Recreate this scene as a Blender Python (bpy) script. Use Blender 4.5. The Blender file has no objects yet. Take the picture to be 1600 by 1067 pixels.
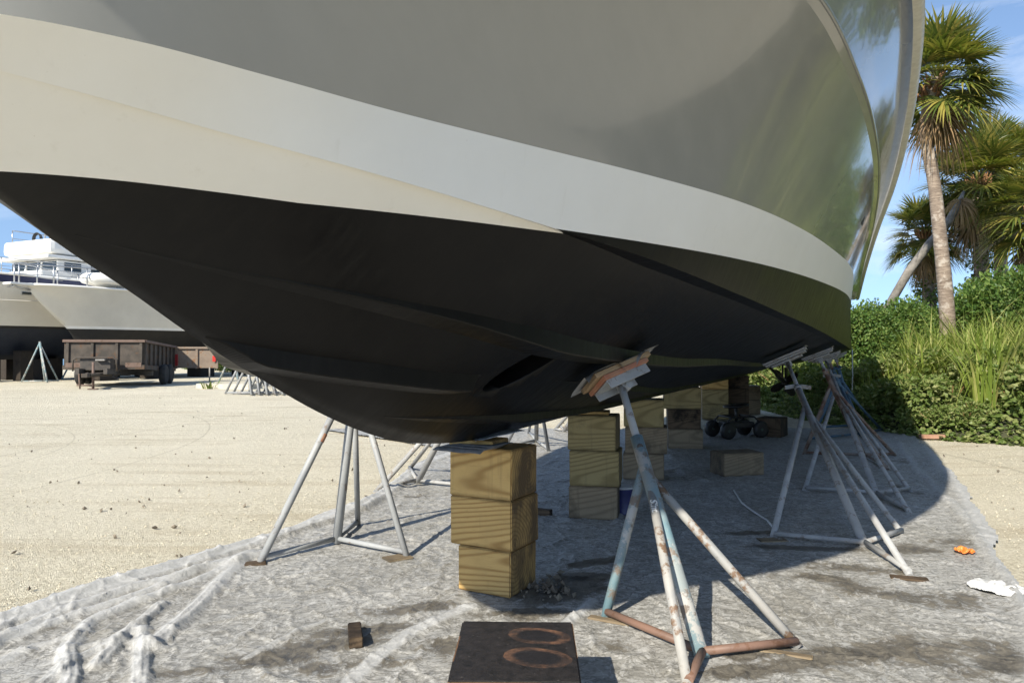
import bpy, bmesh, math, random
import numpy as np
from mathutils import Vector, Matrix, Euler, noise
R = math.radians
rnd = random.Random(7)
sc = bpy.context.scene
C = sc.collection

# ---------------------------------------------------------------- camera, sky, sun, exposure
CAM_H = 1.35
cd = bpy.data.cameras.new('camera'); cam = bpy.data.objects.new('camera', cd); C.objects.link(cam)
cd.sensor_width = 36; cd.lens = 36 * 1142 / 1600; cd.clip_end = 3000; cd.clip_start = .05
cam.location = (0, 0, CAM_H); cam.rotation_euler = (R(90.727), 0, 0)
sc.camera = cam
SUN_EL = R(35.5); SUN_AZ = math.atan2(.53, .848)         # direction the light travels, clockwise from +Y
w = bpy.data.worlds.new('World'); sc.world = w; w.use_nodes = True
nt = w.node_tree; N = nt.nodes; L = nt.links
bg = N['Background']; sky = N.new('ShaderNodeTexSky'); sky.sky_type = 'NISHITA'; sky.sun_disc = False
sky.sun_elevation = SUN_EL; sky.sun_rotation = SUN_AZ + math.pi
sky.air_density = 1.0; sky.dust_density = .15; sky.ozone_density = 1.6
bg.inputs['Strength'].default_value = .125
tc = N.new('ShaderNodeTexCoord'); mp = N.new('ShaderNodeMapping'); mp.inputs['Scale'].default_value = (1.2, 1.2, 5.5)
mp.inputs['Rotation'].default_value = (0.15, .1, .4)
sx = N.new('ShaderNodeSeparateXYZ'); cx = N.new('ShaderNodeCombineXYZ'); ma = N.new('ShaderNodeMath'); ma.operation = 'MAXIMUM'; ma.inputs[1].default_value = 0
mb = N.new('ShaderNodeMath'); mb.operation = 'MULTIPLY_ADD'; mb.inputs[1].default_value = .85; mb.inputs[2].default_value = .19
L.new(tc.outputs['Generated'], sx.inputs[0]); L.new(sx.outputs[0], cx.inputs[0]); L.new(sx.outputs[1], cx.inputs[1]); L.new(sx.outputs[2], ma.inputs[0]); L.new(ma.outputs[0], mb.inputs[0]); L.new(mb.outputs[0], cx.inputs[2])
vn = N.new('ShaderNodeVectorMath'); vn.operation = 'NORMALIZE'; L.new(cx.outputs[0], vn.inputs[0]); L.new(vn.outputs[0], sky.inputs[0])
nz = N.new('ShaderNodeTexNoise'); nz.inputs['Scale'].default_value = 2.1; nz.inputs['Detail'].default_value = 9; nz.inputs['Roughness'].default_value = .6
nz.inputs['Distortion'].default_value = .5
rp = N.new('ShaderNodeValToRGB'); rp.color_ramp.elements[0].position = .50; rp.color_ramp.elements[1].position = .86
mx = N.new('ShaderNodeMix'); mx.data_type = 'RGBA'; mx.inputs['B'].default_value = (5.2, 5.5, 5.9, 1)
L.new(tc.outputs['Generated'], mp.inputs['Vector']); L.new(mp.outputs[0], nz.inputs['Vector']); L.new(nz.outputs['Fac'], rp.inputs[0])
L.new(rp.outputs[0], mx.inputs['Factor']); L.new(sky.outputs[0], mx.inputs['A']); L.new(mx.outputs['Result'], bg.inputs['Color'])
sd = bpy.data.lights.new('sun', 'SUN'); sd.energy = 4.6; sd.angle = R(.55); sd.color = (1, .93, .80)
sun = bpy.data.objects.new('sun', sd); C.objects.link(sun)
trav = Vector((math.sin(SUN_AZ) * math.cos(SUN_EL), math.cos(SUN_AZ) * math.cos(SUN_EL), -math.sin(SUN_EL)))
sun.rotation_euler = trav.to_track_quat('-Z', 'Y').to_euler(); sun.location = (-10, -15, 20)
sc.view_settings.view_transform = 'Standard'; sc.view_settings.look = 'None'; sc.view_settings.gamma = 1
sc.view_settings.use_curve_mapping = False
sc.view_settings.exposure = .80
sc.cycles.max_bounces = 8; sc.cycles.diffuse_bounces = 4; sc.cycles.transparent_max_bounces = 12

# ---------------------------------------------------------------- helpers
F = 1142.; VH = 548.
def at(u, v, y):            # a point at depth y, read off the photograph
    return Vector(((u - 800) / F * y, y, CAM_H + (VH - v) / F * y))
def G(u, v, z=0.):          # the point of the level z seen there
    y = (CAM_H - z) * F / (v - VH)
    return Vector(((u - 800) / F * y, y, z))

def obj(name, bm, mat=None, parent=None, smooth=False, loc=None):
    me = bpy.data.meshes.new(name)
    if smooth:
        for f in bm.faces: f.smooth = True
    bm.to_mesh(me); bm.free()
    o = bpy.data.objects.new(name, me); C.objects.link(o)
    for m in (mat if isinstance(mat, (list, tuple)) else [mat]):
        if m: me.materials.append(m)
    if parent is not None: o.parent = parent
    if loc is not None: o.location = loc
    return o
def tag(o, label=None, cat=None, group=None, kind=None):
    if label: o['label'] = label
    if cat: o['category'] = cat
    if group: o['group'] = group
    if kind: o['kind'] = kind
    return o
def empty(name, loc, label, cat, group=None, rz=0):
    o = bpy.data.objects.new(name, None); C.objects.link(o); o.location = loc; o.rotation_euler = (0, 0, rz)
    o.empty_display_size = .1
    return tag(o, label, cat, group)
def dup(root, loc, rz=0, scale=1, label=None, group=None):
    r = root.copy(); C.objects.link(r); r.location = loc; r.rotation_euler = (0, 0, rz)
    r.scale = (scale,) * 3 if not hasattr(scale, '__len__') else scale
    if label: r['label'] = label
    if group: r['group'] = group
    for ch in list(root.children):
        c = ch.copy(); C.objects.link(c); c.parent = r
        for g in ch.children:
            d = g.copy(); C.objects.link(d); d.parent = c
    return r
def box(bm, c, s, rot=None, bev=0., taper=None):
    M = Matrix.Translation(Vector(c)) @ (rot.to_4x4() if rot is not None else Matrix.Identity(4)) @ Matrix.Diagonal((s[0], s[1], s[2], 1))
    r = bmesh.ops.create_cube(bm, size=1, matrix=M)
    if bev > 0:
        es = list({e for v in r['verts'] for e in v.link_edges})
        bmesh.ops.bevel(bm, geom=es, offset=bev, segments=2, affect='EDGES', profile=.6)
def tube(bm, pts, rad, n=10, caps=True, closed=False):
    pts = [Vector(p) for p in pts]; k = len(pts)
    rad = [rad] * k if not hasattr(rad, '__len__') else rad
    rings = []; up = None
    for i, p in enumerate(pts):
        if closed: t = pts[(i + 1) % k] - pts[i - 1]
        else: t = pts[min(i + 1, k - 1)] - pts[max(i - 1, 0)]
        t.normalize()
        if up is None:
            up = Vector((0, 0, 1)) if abs(t.z) < .9 else Vector((1, 0, 0))
        a = (up - t * up.dot(t)).normalized(); b = t.cross(a); up = a
        rings.append([bm.verts.new(p + (a * math.cos(2 * math.pi * j / n) + b * math.sin(2 * math.pi * j / n)) * rad[i]) for j in range(n)])
    for i in range(k if closed else k - 1):
        A, B = rings[i], rings[(i + 1) % k]
        for j in range(n):
            f = bm.faces.new((A[j], A[(j + 1) % n], B[(j + 1) % n], B[j])); f.smooth = True
    if caps and not closed:
        bm.faces.new(rings[0][::-1]); bm.faces.new(rings[-1])
def lathe(bm, prof, n=24, M=None):
    M = M or Matrix.Identity(4); rings = []
    for r, z in prof:
        rings.append([bm.verts.new(M @ Vector((r * math.cos(2 * math.pi * j / n), r * math.sin(2 * math.pi * j / n), z))) for j in range(n)])
    for A, B in zip(rings, rings[1:]):
        for j in range(n):
            f = bm.faces.new((A[j], A[(j + 1) % n], B[(j + 1) % n], B[j])); f.smooth = True
    if prof[0][0] > 1e-5: bm.faces.new(rings[0][::-1])
    if prof[-1][0] > 1e-5: bm.faces.new(rings[-1])
def NB(): return bmesh.new()
def interp(P):
    P = np.array(P, float); x, y = P[:, 0], P[:, 1]; m = np.gradient(y, x)
    def g(q):
        q = min(max(q, x[0]), x[-1]); i = min(max(int(np.searchsorted(x, q)) - 1, 0), len(x) - 2)
        h = x[i + 1] - x[i]; u = (q - x[i]) / h
        return float((2*u**3-3*u**2+1)*y[i] + (u**3-2*u**2+u)*h*m[i] + (-2*u**3+3*u**2)*y[i+1] + (u**3-u**2)*h*m[i+1])
    return g
def fbm(p, o=4): return noise.fractal(p, 1.0, 2.0, o)

# ---------------------------------------------------------------- materials
class MT:
    def __init__(s, name):
        s.m = bpy.data.materials.new(name); s.m.use_nodes = True; s.t = s.m.node_tree; s.N = s.t.nodes; s.L = s.t.links
        s.b = s.N['Principled BSDF']; s.tc = s.N.new('ShaderNodeTexCoord')
    def link(s, a, b): s.L.new(a, b); return s
    def coord(s, scale=(1, 1, 1), rot=(0, 0, 0), kind='Object', rand=False):
        mp = s.N.new('ShaderNodeMapping'); mp.inputs['Scale'].default_value = scale; mp.inputs['Rotation'].default_value = rot
        s.L.new(s.tc.outputs[kind], mp.inputs['Vector'])
        if rand:
            oi = s.N.new('ShaderNodeObjectInfo'); mu = s.N.new('ShaderNodeMath'); mu.operation = 'MULTIPLY'; mu.inputs[1].default_value = 37.
            s.L.new(oi.outputs['Random'], mu.inputs[0]); s.L.new(mu.outputs[0], mp.inputs['Location'])
        return mp.outputs[0]
    def noise(s, vec, scale, detail=6, rough=.6, dist=0):
        n = s.N.new('ShaderNodeTexNoise'); n.inputs['Scale'].default_value = scale; n.inputs['Detail'].default_value = detail
        n.inputs['Roughness'].default_value = rough; n.inputs['Distortion'].default_value = dist; s.L.new(vec, n.inputs['Vector']); return n.outputs['Fac']
    def vor(s, vec, scale, feat='F1'):
        n = s.N.new('ShaderNodeTexVoronoi'); n.inputs['Scale'].default_value = scale; n.feature = feat; s.L.new(vec, n.inputs['Vector']); return n
    def ramp(s, f, stops):
        r = s.N.new('ShaderNodeValToRGB'); e = r.color_ramp.elements
        while len(e) < len(stops): e.new(.5)
        for i, (p, c) in enumerate(stops):
            e[i].position = p; e[i].color = (c, c, c, 1) if not hasattr(c, '__len__') else (*c, 1)
        s.L.new(f, r.inputs[0]); return r.outputs[0]
    def mix(s, f, a, b, mode='MIX'):
        m = s.N.new('ShaderNodeMix'); m.data_type = 'RGBA'; m.blend_type = mode
        for k, v in (('Factor', f), ('A', a), ('B', b)):
            if hasattr(v, 'is_linked'): s.L.new(v, m.inputs[k])
            elif k == 'Factor': m.inputs[k].default_value = v
            else: m.inputs[k].default_value = (*v, 1)
        return m.outputs['Result']
    def math(s, op, a, b=0.):
        m = s.N.new('ShaderNodeMath'); m.operation = op
        for i, v in enumerate((a, b)):
            if hasattr(v, 'is_linked'): s.L.new(v, m.inputs[i])
            else: m.inputs[i].default_value = v
        return m.outputs[0]
    def col(s, c):
        if hasattr(c, 'is_linked'): s.L.new(c, s.b.inputs['Base Color'])
        else: s.b.inputs['Base Color'].default_value = (*c, 1)
        return s
    def set(s, **k):
        for a, v in k.items():
            i = s.b.inputs[a.replace('_', ' ')]
            if hasattr(v, 'is_linked'): s.L.new(v, i)
            else: i.default_value = v
        return s
    def bump(s, h, strength=.3, dist=.01):
        b = s.N.new('ShaderNodeBump'); b.inputs['Strength'].default_value = strength; b.inputs['Distance'].default_value = dist
        s.L.new(h, b.inputs['Height']); s.L.new(b.outputs[0], s.b.inputs['Normal']); return s

def mix_mat(name, a, b, scale, rough=.6, bump=.2, dist=.005, lo=.35, hi=.65, detail=6, metallic=0, kind='Object'):
    t = MT(name); v = t.coord(kind=kind); n = t.noise(v, scale, detail)
    t.col(t.ramp(n, [(lo, a), (hi, b)])).set(Roughness=rough, Metallic=metallic)
    if bump: t.bump(t.noise(v, scale * 3, 4), bump, dist)
    return t.m

# topsides: grey gloss paint with a faint dust film and fine orange-peel
t = MT('topside_grey'); v = t.coord()
n1 = t.noise(v, .9, 5); n2 = t.noise(t.coord(scale=(8, 1.6, 1.2)), 2.2, 6); n3 = t.noise(v, 260, 2); n4 = t.noise(v, 45, 5, .7)
c = t.mix(t.ramp(n2, [(.35, 0.), (.75, .35)]), (.258, .262, .252), (.30, .303, .29))
c = t.mix(t.ramp(n4, [(.68, 0.), (.78, .35)]), c, (.18, .175, .16))
t.col(c).set(Roughness=t.ramp(n2, [(.3, .07), (.8, .17)]), Specular_IOR_Level=.62, Coat_Weight=.35, Coat_Roughness=.03)
t.bump(t.math('ADD', t.math('MULTIPLY', n1, 1.), t.math('MULTIPLY', n3, .003)), .16, .02)
M_GREY = t.m
t = MT('boot_white'); v = t.coord(); n1 = t.noise(v, 3.2, 6); n2 = t.noise(v, 70, 4, .7); n3 = t.noise(t.coord(scale=(6, 6, .8)), 3., 7)
c = t.mix(t.ramp(n1, [(.35, 0.), (.75, .55)]), (.81, .80, .76), (.74, .725, .675))
c = t.mix(t.ramp(n2, [(.70, 0.), (.78, .5)]), c, (.42, .38, .30))
c = t.mix(t.ramp(n3, [(.62, 0.), (.8, .3)]), c, (.60, .57, .50))
t.col(c).set(Roughness=.42, Specular_IOR_Level=.35).bump(t.noise(v, 230, 2), .08, .002)
M_WHITE = t.m
t = MT('antifouling_black'); v = t.coord(); n1 = t.noise(v, 4, 7, .65); n2 = t.noise(v, 55, 4); n3 = t.noise(t.coord(scale=(5, 1, 5)), 6, 6)
c = t.mix(t.ramp(n1, [(.4, 0.), (.75, 1.)]), (.004, .004, .0042), (.0075, .0073, .0068))
c = t.mix(t.ramp(n3, [(.66, 0.), (.8, .25)]), c, (.03, .028, .025))
n4 = t.noise(t.coord(scale=(.7, 3.5, .7), rot=(0, .6, 0)), 9, 5, .6); c = t.mix(t.ramp(n4, [(.5, 0.), (.8, .5)]), c, (.0145, .014, .0128))
n5 = t.noise(t.coord(scale=(1, .25, 1)), 14, 8, .8); c = t.mix(t.ramp(n5, [(.70, 0.), (.76, .45)]), c, (.045, .043, .038))
t.col(c).set(Roughness=t.ramp(n4, [(.3, .34), (.7, .50)]), Specular_IOR_Level=.20).bump(t.math('ADD', n2, t.math('MULTIPLY', t.noise(v, 300, 2), .4)), .12, .002)
M_BLACK = t.m
M_RAIL = mix_mat('rub_rail_cream', (.62, .60, .53), (.5, .48, .42), 20, .45, .1)
M_DARKGAP = mix_mat('black_rubber', (.012, .012, .012), (.03, .03, .03), 20, .7, .2)
M_BRONZE = mix_mat('bronze_dark', (.02, .016, .012), (.05, .04, .03), 12, .5, .1, metallic=.6)
M_STEEL = mix_mat('steel_bright', (.55, .56, .57), (.4, .41, .42), 30, .35, .05, metallic=.9)

def timber(name, light, dark, stain=(.10, .07, .04), amt=.35, gs=1.):
    t = MT(name); mp = t.N.new('ShaderNodeMapping'); mp.inputs['Rotation'].default_value = (.2, .40, .30); mp.inputs['Scale'].default_value = (.3, 1, 1); t.L.new(t.tc.outputs['Object'], mp.inputs['Vector'])
    oi = t.N.new('ShaderNodeObjectInfo'); cv = t.N.new('ShaderNodeTexWhiteNoise'); cv.noise_dimensions = '1D'; t.L.new(oi.outputs['Random'], cv.inputs['W'])
    vm = t.N.new('ShaderNodeVectorMath'); vm.operation = 'MULTIPLY_ADD'; vm.inputs[1].default_value = (.8, .34, .26); vm.inputs[2].default_value = (-.4, -.17, -.20); t.L.new(cv.outputs['Color'], vm.inputs[0]); t.L.new(vm.outputs[0], mp.inputs['Location'])
    v = mp.outputs[0]
    wv = t.N.new('ShaderNodeTexWave'); wv.wave_type = 'RINGS'; wv.rings_direction = 'X'; wv.inputs['Scale'].default_value = 15. * gs
    wv.inputs['Distortion'].default_value = 5.5; wv.inputs['Detail'].default_value = 3; wv.inputs['Detail Scale'].default_value = .30; t.L.new(v, wv.inputs['Vector'])
    g = wv.outputs['Fac']; v2 = t.coord(rand=True)
    n = t.noise(v2, 5, 6, .65); n2 = t.noise(t.coord(scale=(3, 30, 60), rand=True), 3, 4); n3 = t.noise(v2, 1.8, 7, .7)
    c = t.mix(t.ramp(g, [(.30, 0.), (.62, .18), (.9, .65), (1., .85)]), light, dark)
    c = t.mix(t.ramp(n, [(.45, 0.), (.75, .55)]), c, tuple(x * .72 for x in light))
    c = t.mix(t.ramp(n2, [(.60, 0.), (.75, .35)]), c, tuple(x * .5 for x in dark))
    c = t.mix(t.ramp(n3, [(.56, 0.), (.66, amt * 2)]), c, stain)
    n6 = t.noise(t.coord(scale=(14, 14, 1.2), rand=True), 1., 5, .6); c = t.mix(t.ramp(n6, [(.60, 0.), (.70, amt)]), c, stain)
    sn = t.N.new('ShaderNodeSeparateXYZ'); t.L.new(t.tc.outputs['Normal'], sn.inputs[0]); ef = t.math('GREATER_THAN', t.math('ABSOLUTE', sn.outputs[0]), .7)
    c = t.mix(t.math('MULTIPLY', ef, t.ramp(t.noise(t.coord(scale=(1, 1.6, .7), rand=True), 4.5, 7, .65), [(.34, .25), (.55, .9)])), c, tuple(x * .8 + .012 for x in stain))
    zt = t.N.new('ShaderNodeSeparateXYZ'); t.L.new(t.tc.outputs['Generated'], zt.inputs[0])
    ed = t.math('ADD', t.math('ABSOLUTE', t.math('SUBTRACT', zt.outputs[2], .5)), t.math('MULTIPLY', t.noise(t.coord(rand=True), 7, 6, .7), .16)); c = t.mix(t.ramp(ed, [(.50, 0.), (.60, .75)]), c, tuple(x * .42 for x in dark))
    t.col(c).set(Roughness=.78, Specular_IOR_Level=.25).bump(t.math('ADD', t.math('MULTIPLY', g, .5), n2), .35, .004)
    return t.m
M_TIM = timber('timber_yellow_pine', (.56, .365, .135), (.31, .175, .055), (.07, .045, .025), .22)
M_TIMG = timber('timber_greenish', (.33, .26, .12), (.20, .15, .065), (.10, .08, .05), .25)
M_TIMO = timber('timber_weathered', (.27, .21, .135), (.185, .14, .09), (.06, .05, .035), .3)
M_TIMD = timber('timber_dark', (.13, .09, .055), (.06, .04, .025), (.02, .015, .01), .5)

M_TIMSHADE = timber('timber_shade_dark', (.045, .036, .028), (.025, .02, .016), (.012, .01, .008), .3)  # near-black wood: the shade under the far yachts is put into its colour
def paint_metal(name, base, b2, rust, amt=.5, rough=.55, sc_=9, white=None):
    t = MT(name); v = t.coord(rand=True); n = t.noise(v, sc_, 8, .7); n2 = t.noise(v, sc_ * 3.1, 6, .75); n3 = t.noise(v, 3., 5)
    c = t.mix(t.ramp(n3, [(.4, 0.), (.6, 1.)]), base, b2)
    if white: c = t.mix(t.ramp(t.noise(t.coord(rand=True, rot=(.5, .2, .9)), 6, 8, .75), [(.52, 0.), (.56, 1.)]), c, white)
    c = t.mix(t.ramp(n, [(.62 - amt * .22, 0.), (.66 - amt * .18, 1.)]), c, rust)
    c = t.mix(t.ramp(n2, [(.6, 0.), (.72, .7)]), c, tuple(x * .45 for x in rust))
    t.col(c).set(Roughness=rough, Specular_IOR_Level=.35).bump(n, .3, .003); return t.m
M_STGREY = paint_metal('stand_paint_grey', (.37, .37, .36), (.29, .29, .285), (.23, .20, .175), .3)
M_STGALV = paint_metal('stand_galvanised', (.33, .34, .34), (.25, .26, .27), (.20, .17, .15), .2)
M_STBLUE = paint_metal('stand_paint_blue_worn', (.15, .245, .275), (.26, .29, .285), (.20, .165, .135), .32, white=(.42, .41, .38))
M_STRUST = paint_metal('stand_flaking_white_over_rust', (.37, .355, .325), (.27, .27, .26), (.17, .11, .07), .42)
M_STNAVY = paint_metal('stand_paint_deep_blue', (.045, .095, .145), (.07, .13, .18), (.13, .10, .085), .25)
M_STBROWN = paint_metal('stand_brown_rust', (.17, .12, .09), (.24, .20, .17), (.13, .07, .045), .5)
M_RUSTBAR = paint_metal('bar_pink_rust', (.21, .125, .09), (.16, .10, .075), (.15, .08, .05), .35)
M_PLY = timber('plywood_edge', (.38, .27, .16), (.26, .17, .09), (.2, .14, .08), .1, 4)
M_ORANGE = mix_mat('orange_red_wood', (.38, .15, .085), (.36, .21, .13), 14, .7, .2)
M_PADCLOTH = mix_mat('pad_grey_film', (.34, .34, .33), (.24, .24, .235), 12, .45, .3, .01)

t = MT('plastic_film'); v = t.coord(); n = t.noise(v, 7, 7, .7)
t.col(t.mix(t.ramp(n, [(.4, 0.), (.7, .7)]), (.66, .665, .66), (.50, .49, .46))).set(Roughness=.42, Specular_IOR_Level=.4, Transmission_Weight=.0)
t.bump(t.noise(v, 28, 5, .6), .25, .01)
M_FILM = t.m

# the ground sheet: greyed plastic printed with wet sand, per-vertex dirt mask
t = MT('ground_plastic'); v = t.coord()
at_ = t.N.new('ShaderNodeAttribute'); at_.attribute_name = 'dirt'; dirt = at_.outputs['Fac']
at2 = t.N.new('ShaderNodeAttribute'); at2.attribute_name = 'clean'; clean = at2.outputs['Fac']
n1 = t.noise(v, 2.2, 8, .68, .6); n2 = t.noise(v, 16, 8, .72, .8); n3 = t.noise(v, 90, 4, .6); n5 = t.noise(t.coord(rot=(0, 0, .6), scale=(1, 1.7, 1)), 8, 7, .7, 1.5)
def ridged(vec, scale, dist=.6, detail=3):
    n = t.N.new('ShaderNodeTexNoise'); n.inputs['Scale'].default_value = scale; n.inputs['Detail'].default_value = detail; n.inputs['Roughness'].default_value = .55; n.inputs['Distortion'].default_value = dist; t.L.new(vec, n.inputs['Vector'])
    return t.math('SUBTRACT', 1., t.math('MULTIPLY', t.math('ABSOLUTE', t.math('SUBTRACT', n.outputs['Fac'], .5)), 7.))
rg1 = ridged(t.coord(rot=(0, 0, -.5), scale=(1.6, .8, 1)), 6., 1.2); rg2 = ridged(t.coord(rot=(0, 0, .7), scale=(1., 2.2, 1)), 9., 1.)
c = t.mix(t.ramp(n2, [(.36, 0.), (.62, 1.)]), (.285, .28, .265), (.47, .46, .43))
c = t.mix(t.ramp(n5, [(.50, 0.), (.62, .55)]), c, (.20, .196, .18))
c = t.mix(t.ramp(n5, [(.30, .5), (.40, 0.)]), c, (.46, .46, .445))
n7 = t.noise(v, .9, 8, .7, .4); c = t.mix(t.ramp(n7, [(.44, 0.), (.66, .7)]), c, (.22, .205, .17))
c = t.mix(t.ramp(rg1, [(.72, 0.), (1., .55)]), c, (.54, .535, .515)); c = t.mix(t.ramp(rg2, [(.70, 0.), (1., .75)]), c, (.10, .095, .083))
rg3 = ridged(t.coord(rot=(0, 0, .25), scale=(1.2, 1.3, 1)), 13., 1.2, 5); c = t.mix(t.ramp(rg3, [(.60, 0.), (1., .5)]), c, (.13, .125, .11))
soil = t.mix(t.ramp(n2, [(.38, 0.), (.62, 1.)]), (.05, .045, .038), (.17, .153, .122))
f = t.math('ADD', dirt, t.math('MULTIPLY', t.math('SUBTRACT', n1, .5), 1.0)); f = t.math('ADD', f, t.math('MULTIPLY', t.math('SUBTRACT', n2, .5), .85))
fr = t.ramp(f, [(.40, 0.), (.52, 1.)])
c = t.mix(fr, c, soil)
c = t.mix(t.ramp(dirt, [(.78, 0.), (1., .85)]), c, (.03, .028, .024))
c = t.mix(t.math('MULTIPLY', clean, .9), c, t.mix(t.ramp(n2, [(.4, 0.), (.65, 1.)]), (.38, .38, .37), (.53, .53, .52)))
c = t.mix(t.ramp(n3, [(.62, 0.), (.74, .4)]), c, (.50, .48, .43))
t.col(c).set(Roughness=t.ramp(n2, [(.3, .4), (.7, .75)]), Specular_IOR_Level=.35)
t.bump(t.math('ADD', t.math('ADD', t.math('MULTIPLY', n2, .7), t.math('MULTIPLY', t.math('SUBTRACT', t.math('MAXIMUM', rg1, 0.), t.math('MAXIMUM', rg3, 0.)), .22)), t.math('ADD', t.math('MULTIPLY', n5, .9), t.math('MULTIPLY', n3, .15))), .55, .008)
M_SHEET = t.m

# crushed shell and limestone yard
t = MT('crushed_shell'); v = t.coord(); n1 = t.noise(v, .35, 7, .6); n2 = t.noise(v, 5, 8, .7); n3 = t.noise(v, 38, 6, .75)
vo = t.vor(v, 55); vo2 = t.vor(v, 130); n4 = t.noise(t.coord(scale=(.25, 1.6, 1), rot=(0, 0, -.35)), 1.6, 6, .6, .4)
c = t.mix(t.ramp(n3, [(.34, 0.), (.60, 1.)]), (.42, .37, .265), (.74, .69, .55))
c = t.mix(t.ramp(n1, [(.42, 0.), (.66, .45)]), c, (.76, .70, .56))
c = t.mix(t.ramp(n4, [(.53, 0.), (.68, .65)]), c, (.46, .39, .27))
c = t.mix(t.ramp(n2, [(.62, 0.), (.72, .5)]), c, (.40, .34, .24))
c = t.mix(t.ramp(vo.outputs['Distance'], [(.0, .5), (.25, 0.)]), c, (.78, .75, .66))
c = t.mix(t.ramp(t.noise(v, 3.2, 10, .85), [(.655, 0.), (.70, .85)]), c, (.16, .13, .09))
c = t.mix(t.ramp(t.noise(v, 75, 4, .7), [(.60, 0.), (.70, .6)]), c, (.30, .255, .17))
sp = t.N.new('ShaderNodeSeparateXYZ'); t.L.new(v, sp.inputs[0])
def circ(a, b, c_):
    (x1, y1), (x2, y2), (x3, y3) = a, b, c_; d = 2 * (x1 * (y2 - y3) + x2 * (y3 - y1) + x3 * (y1 - y2)); q = [x * x + y * y for x, y in (a, b, c_)]
    cx = (q[0] * (y2 - y3) + q[1] * (y3 - y1) + q[2] * (y1 - y2)) / d; cy = (q[0] * (x3 - x2) + q[1] * (x1 - x3) + q[2] * (x2 - x1)) / d; return cx, cy, math.hypot(x1 - cx, y1 - cy)
for pts, w_ in ((((40, 764), (172, 732), (328, 668)), .035), (((0, 728), (60, 712), (116, 678)), .03), (((0, 655), (120, 648), (300, 640)), .12), (((60, 700), (250, 668), (420, 640)), .05)):   # old wheel tracks
    cx, cy, rr = circ(*[tuple(G(*q).xy) for q in pts]); dx = t.math('SUBTRACT', sp.outputs[0], cx); dy = t.math('SUBTRACT', sp.outputs[1], cy)
    dd = t.math('ABSOLUTE', t.math('SUBTRACT', t.math('SQRT', t.math('ADD', t.math('MULTIPLY', dx, dx), t.math('MULTIPLY', dy, dy))), rr))
    m_ = t.math('MULTIPLY', t.ramp(t.math('ADD', t.math('DIVIDE', dd, w_), t.math('MULTIPLY', n2, .6)), [(.45, 1.), (.9, 0.)]), t.ramp(n3, [(.45, 0.), (.6, .75)])); c = t.mix(m_, c, (.24, .20, .14))
t.col(c).set(Roughness=.9, Specular_IOR_Level=.15)
t.bump(t.math('ADD', t.math('MULTIPLY', n3, 1.), t.math('ADD', t.math('MULTIPLY', vo2.outputs['Distance'], .6), t.math('MULTIPLY', n2, 1.4))), .9, .02)
M_GRAVEL = t.m
M_STONE = mix_mat('shell_stones', (.66, .61, .49), (.46, .40, .29), 3, .9, .3, .004)
M_STONED = mix_mat('dark_clods', (.12, .10, .075), (.22, .19, .14), 6, .9, .3, .004)

def leaf_mat(name, a, b, c2=None, trans=.35, rough=.5):
    t = MT(name); g = t.N.new('ShaderNodeNewGeometry'); rnd_ = g.outputs['Random Per Island']; n = t.noise(t.coord(), 1.3, 3)
    c = t.mix(rnd_, a, b)
    if c2: c = t.mix(t.ramp(t.math('ADD', t.math('MULTIPLY', rnd_, .5), t.math('MULTIPLY', n, .6)), [(.55, 0.), (.8, .8)]), c, c2)
    t.col(c).set(Roughness=rough, Specular_IOR_Level=.35)
    tr = t.N.new('ShaderNodeBsdfTranslucent'); ms = t.N.new('ShaderNodeMixShader'); ms.inputs[0].default_value = trans
    t.L.new(t.mix(.5, c, (.25, .30, .02)), tr.inputs['Color'])
    t.L.new(t.b.outputs[0], ms.inputs[1]); t.L.new(tr.outputs[0], ms.inputs[2]); t.L.new(ms.outputs[0], t.N['Material Output'].inputs['Surface'])
    return t.m
M_VINE = leaf_mat('vine_leaf', (.085, .135, .03), (.19, .25, .065), (.30, .30, .13), .34)
M_GRASS = leaf_mat('cane_grass_leaf', (.14, .215, .032), (.31, .37, .075), (.50, .47, .18), .42)
M_BUSH = leaf_mat('bush_leaf', (.045, .10, .02), (.115, .20, .04), (.19, .24, .06), .32)
M_PALM = leaf_mat('palm_leaf', (.06, .095, .02), (.18, .19, .04), (.36, .29, .07), .3, .38)
M_DEAD = leaf_mat('palm_dead_leaf', (.24, .15, .075), (.38, .26, .14), (.20, .13, .08), .2, .8)
M_SOIL = mix_mat('bank_soil', (.035, .04, .018), (.06, .06, .03), 5, .95, .4, .02)
t = MT('palm_bark'); v = t.coord(scale=(1, 1, 5)); n = t.noise(v, 4, 8, .7); n2 = t.noise(t.coord(), 2.2, 5, .6)
c = t.mix(t.ramp(n, [(.35, 0.), (.65, 1.)]), (.11, .08, .06), (.30, .24, .185)); c = t.mix(t.ramp(n2, [(.54, 0.), (.60, .6)]), c, (.46, .41, .35))
t.col(c).set(Roughness=.9).bump(n, .8, .03); M_BARK = t.m
M_BOOT = mix_mat('palm_boots', (.26, .13, .05), (.16, .085, .045), 14, .9, .6, .02)

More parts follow.
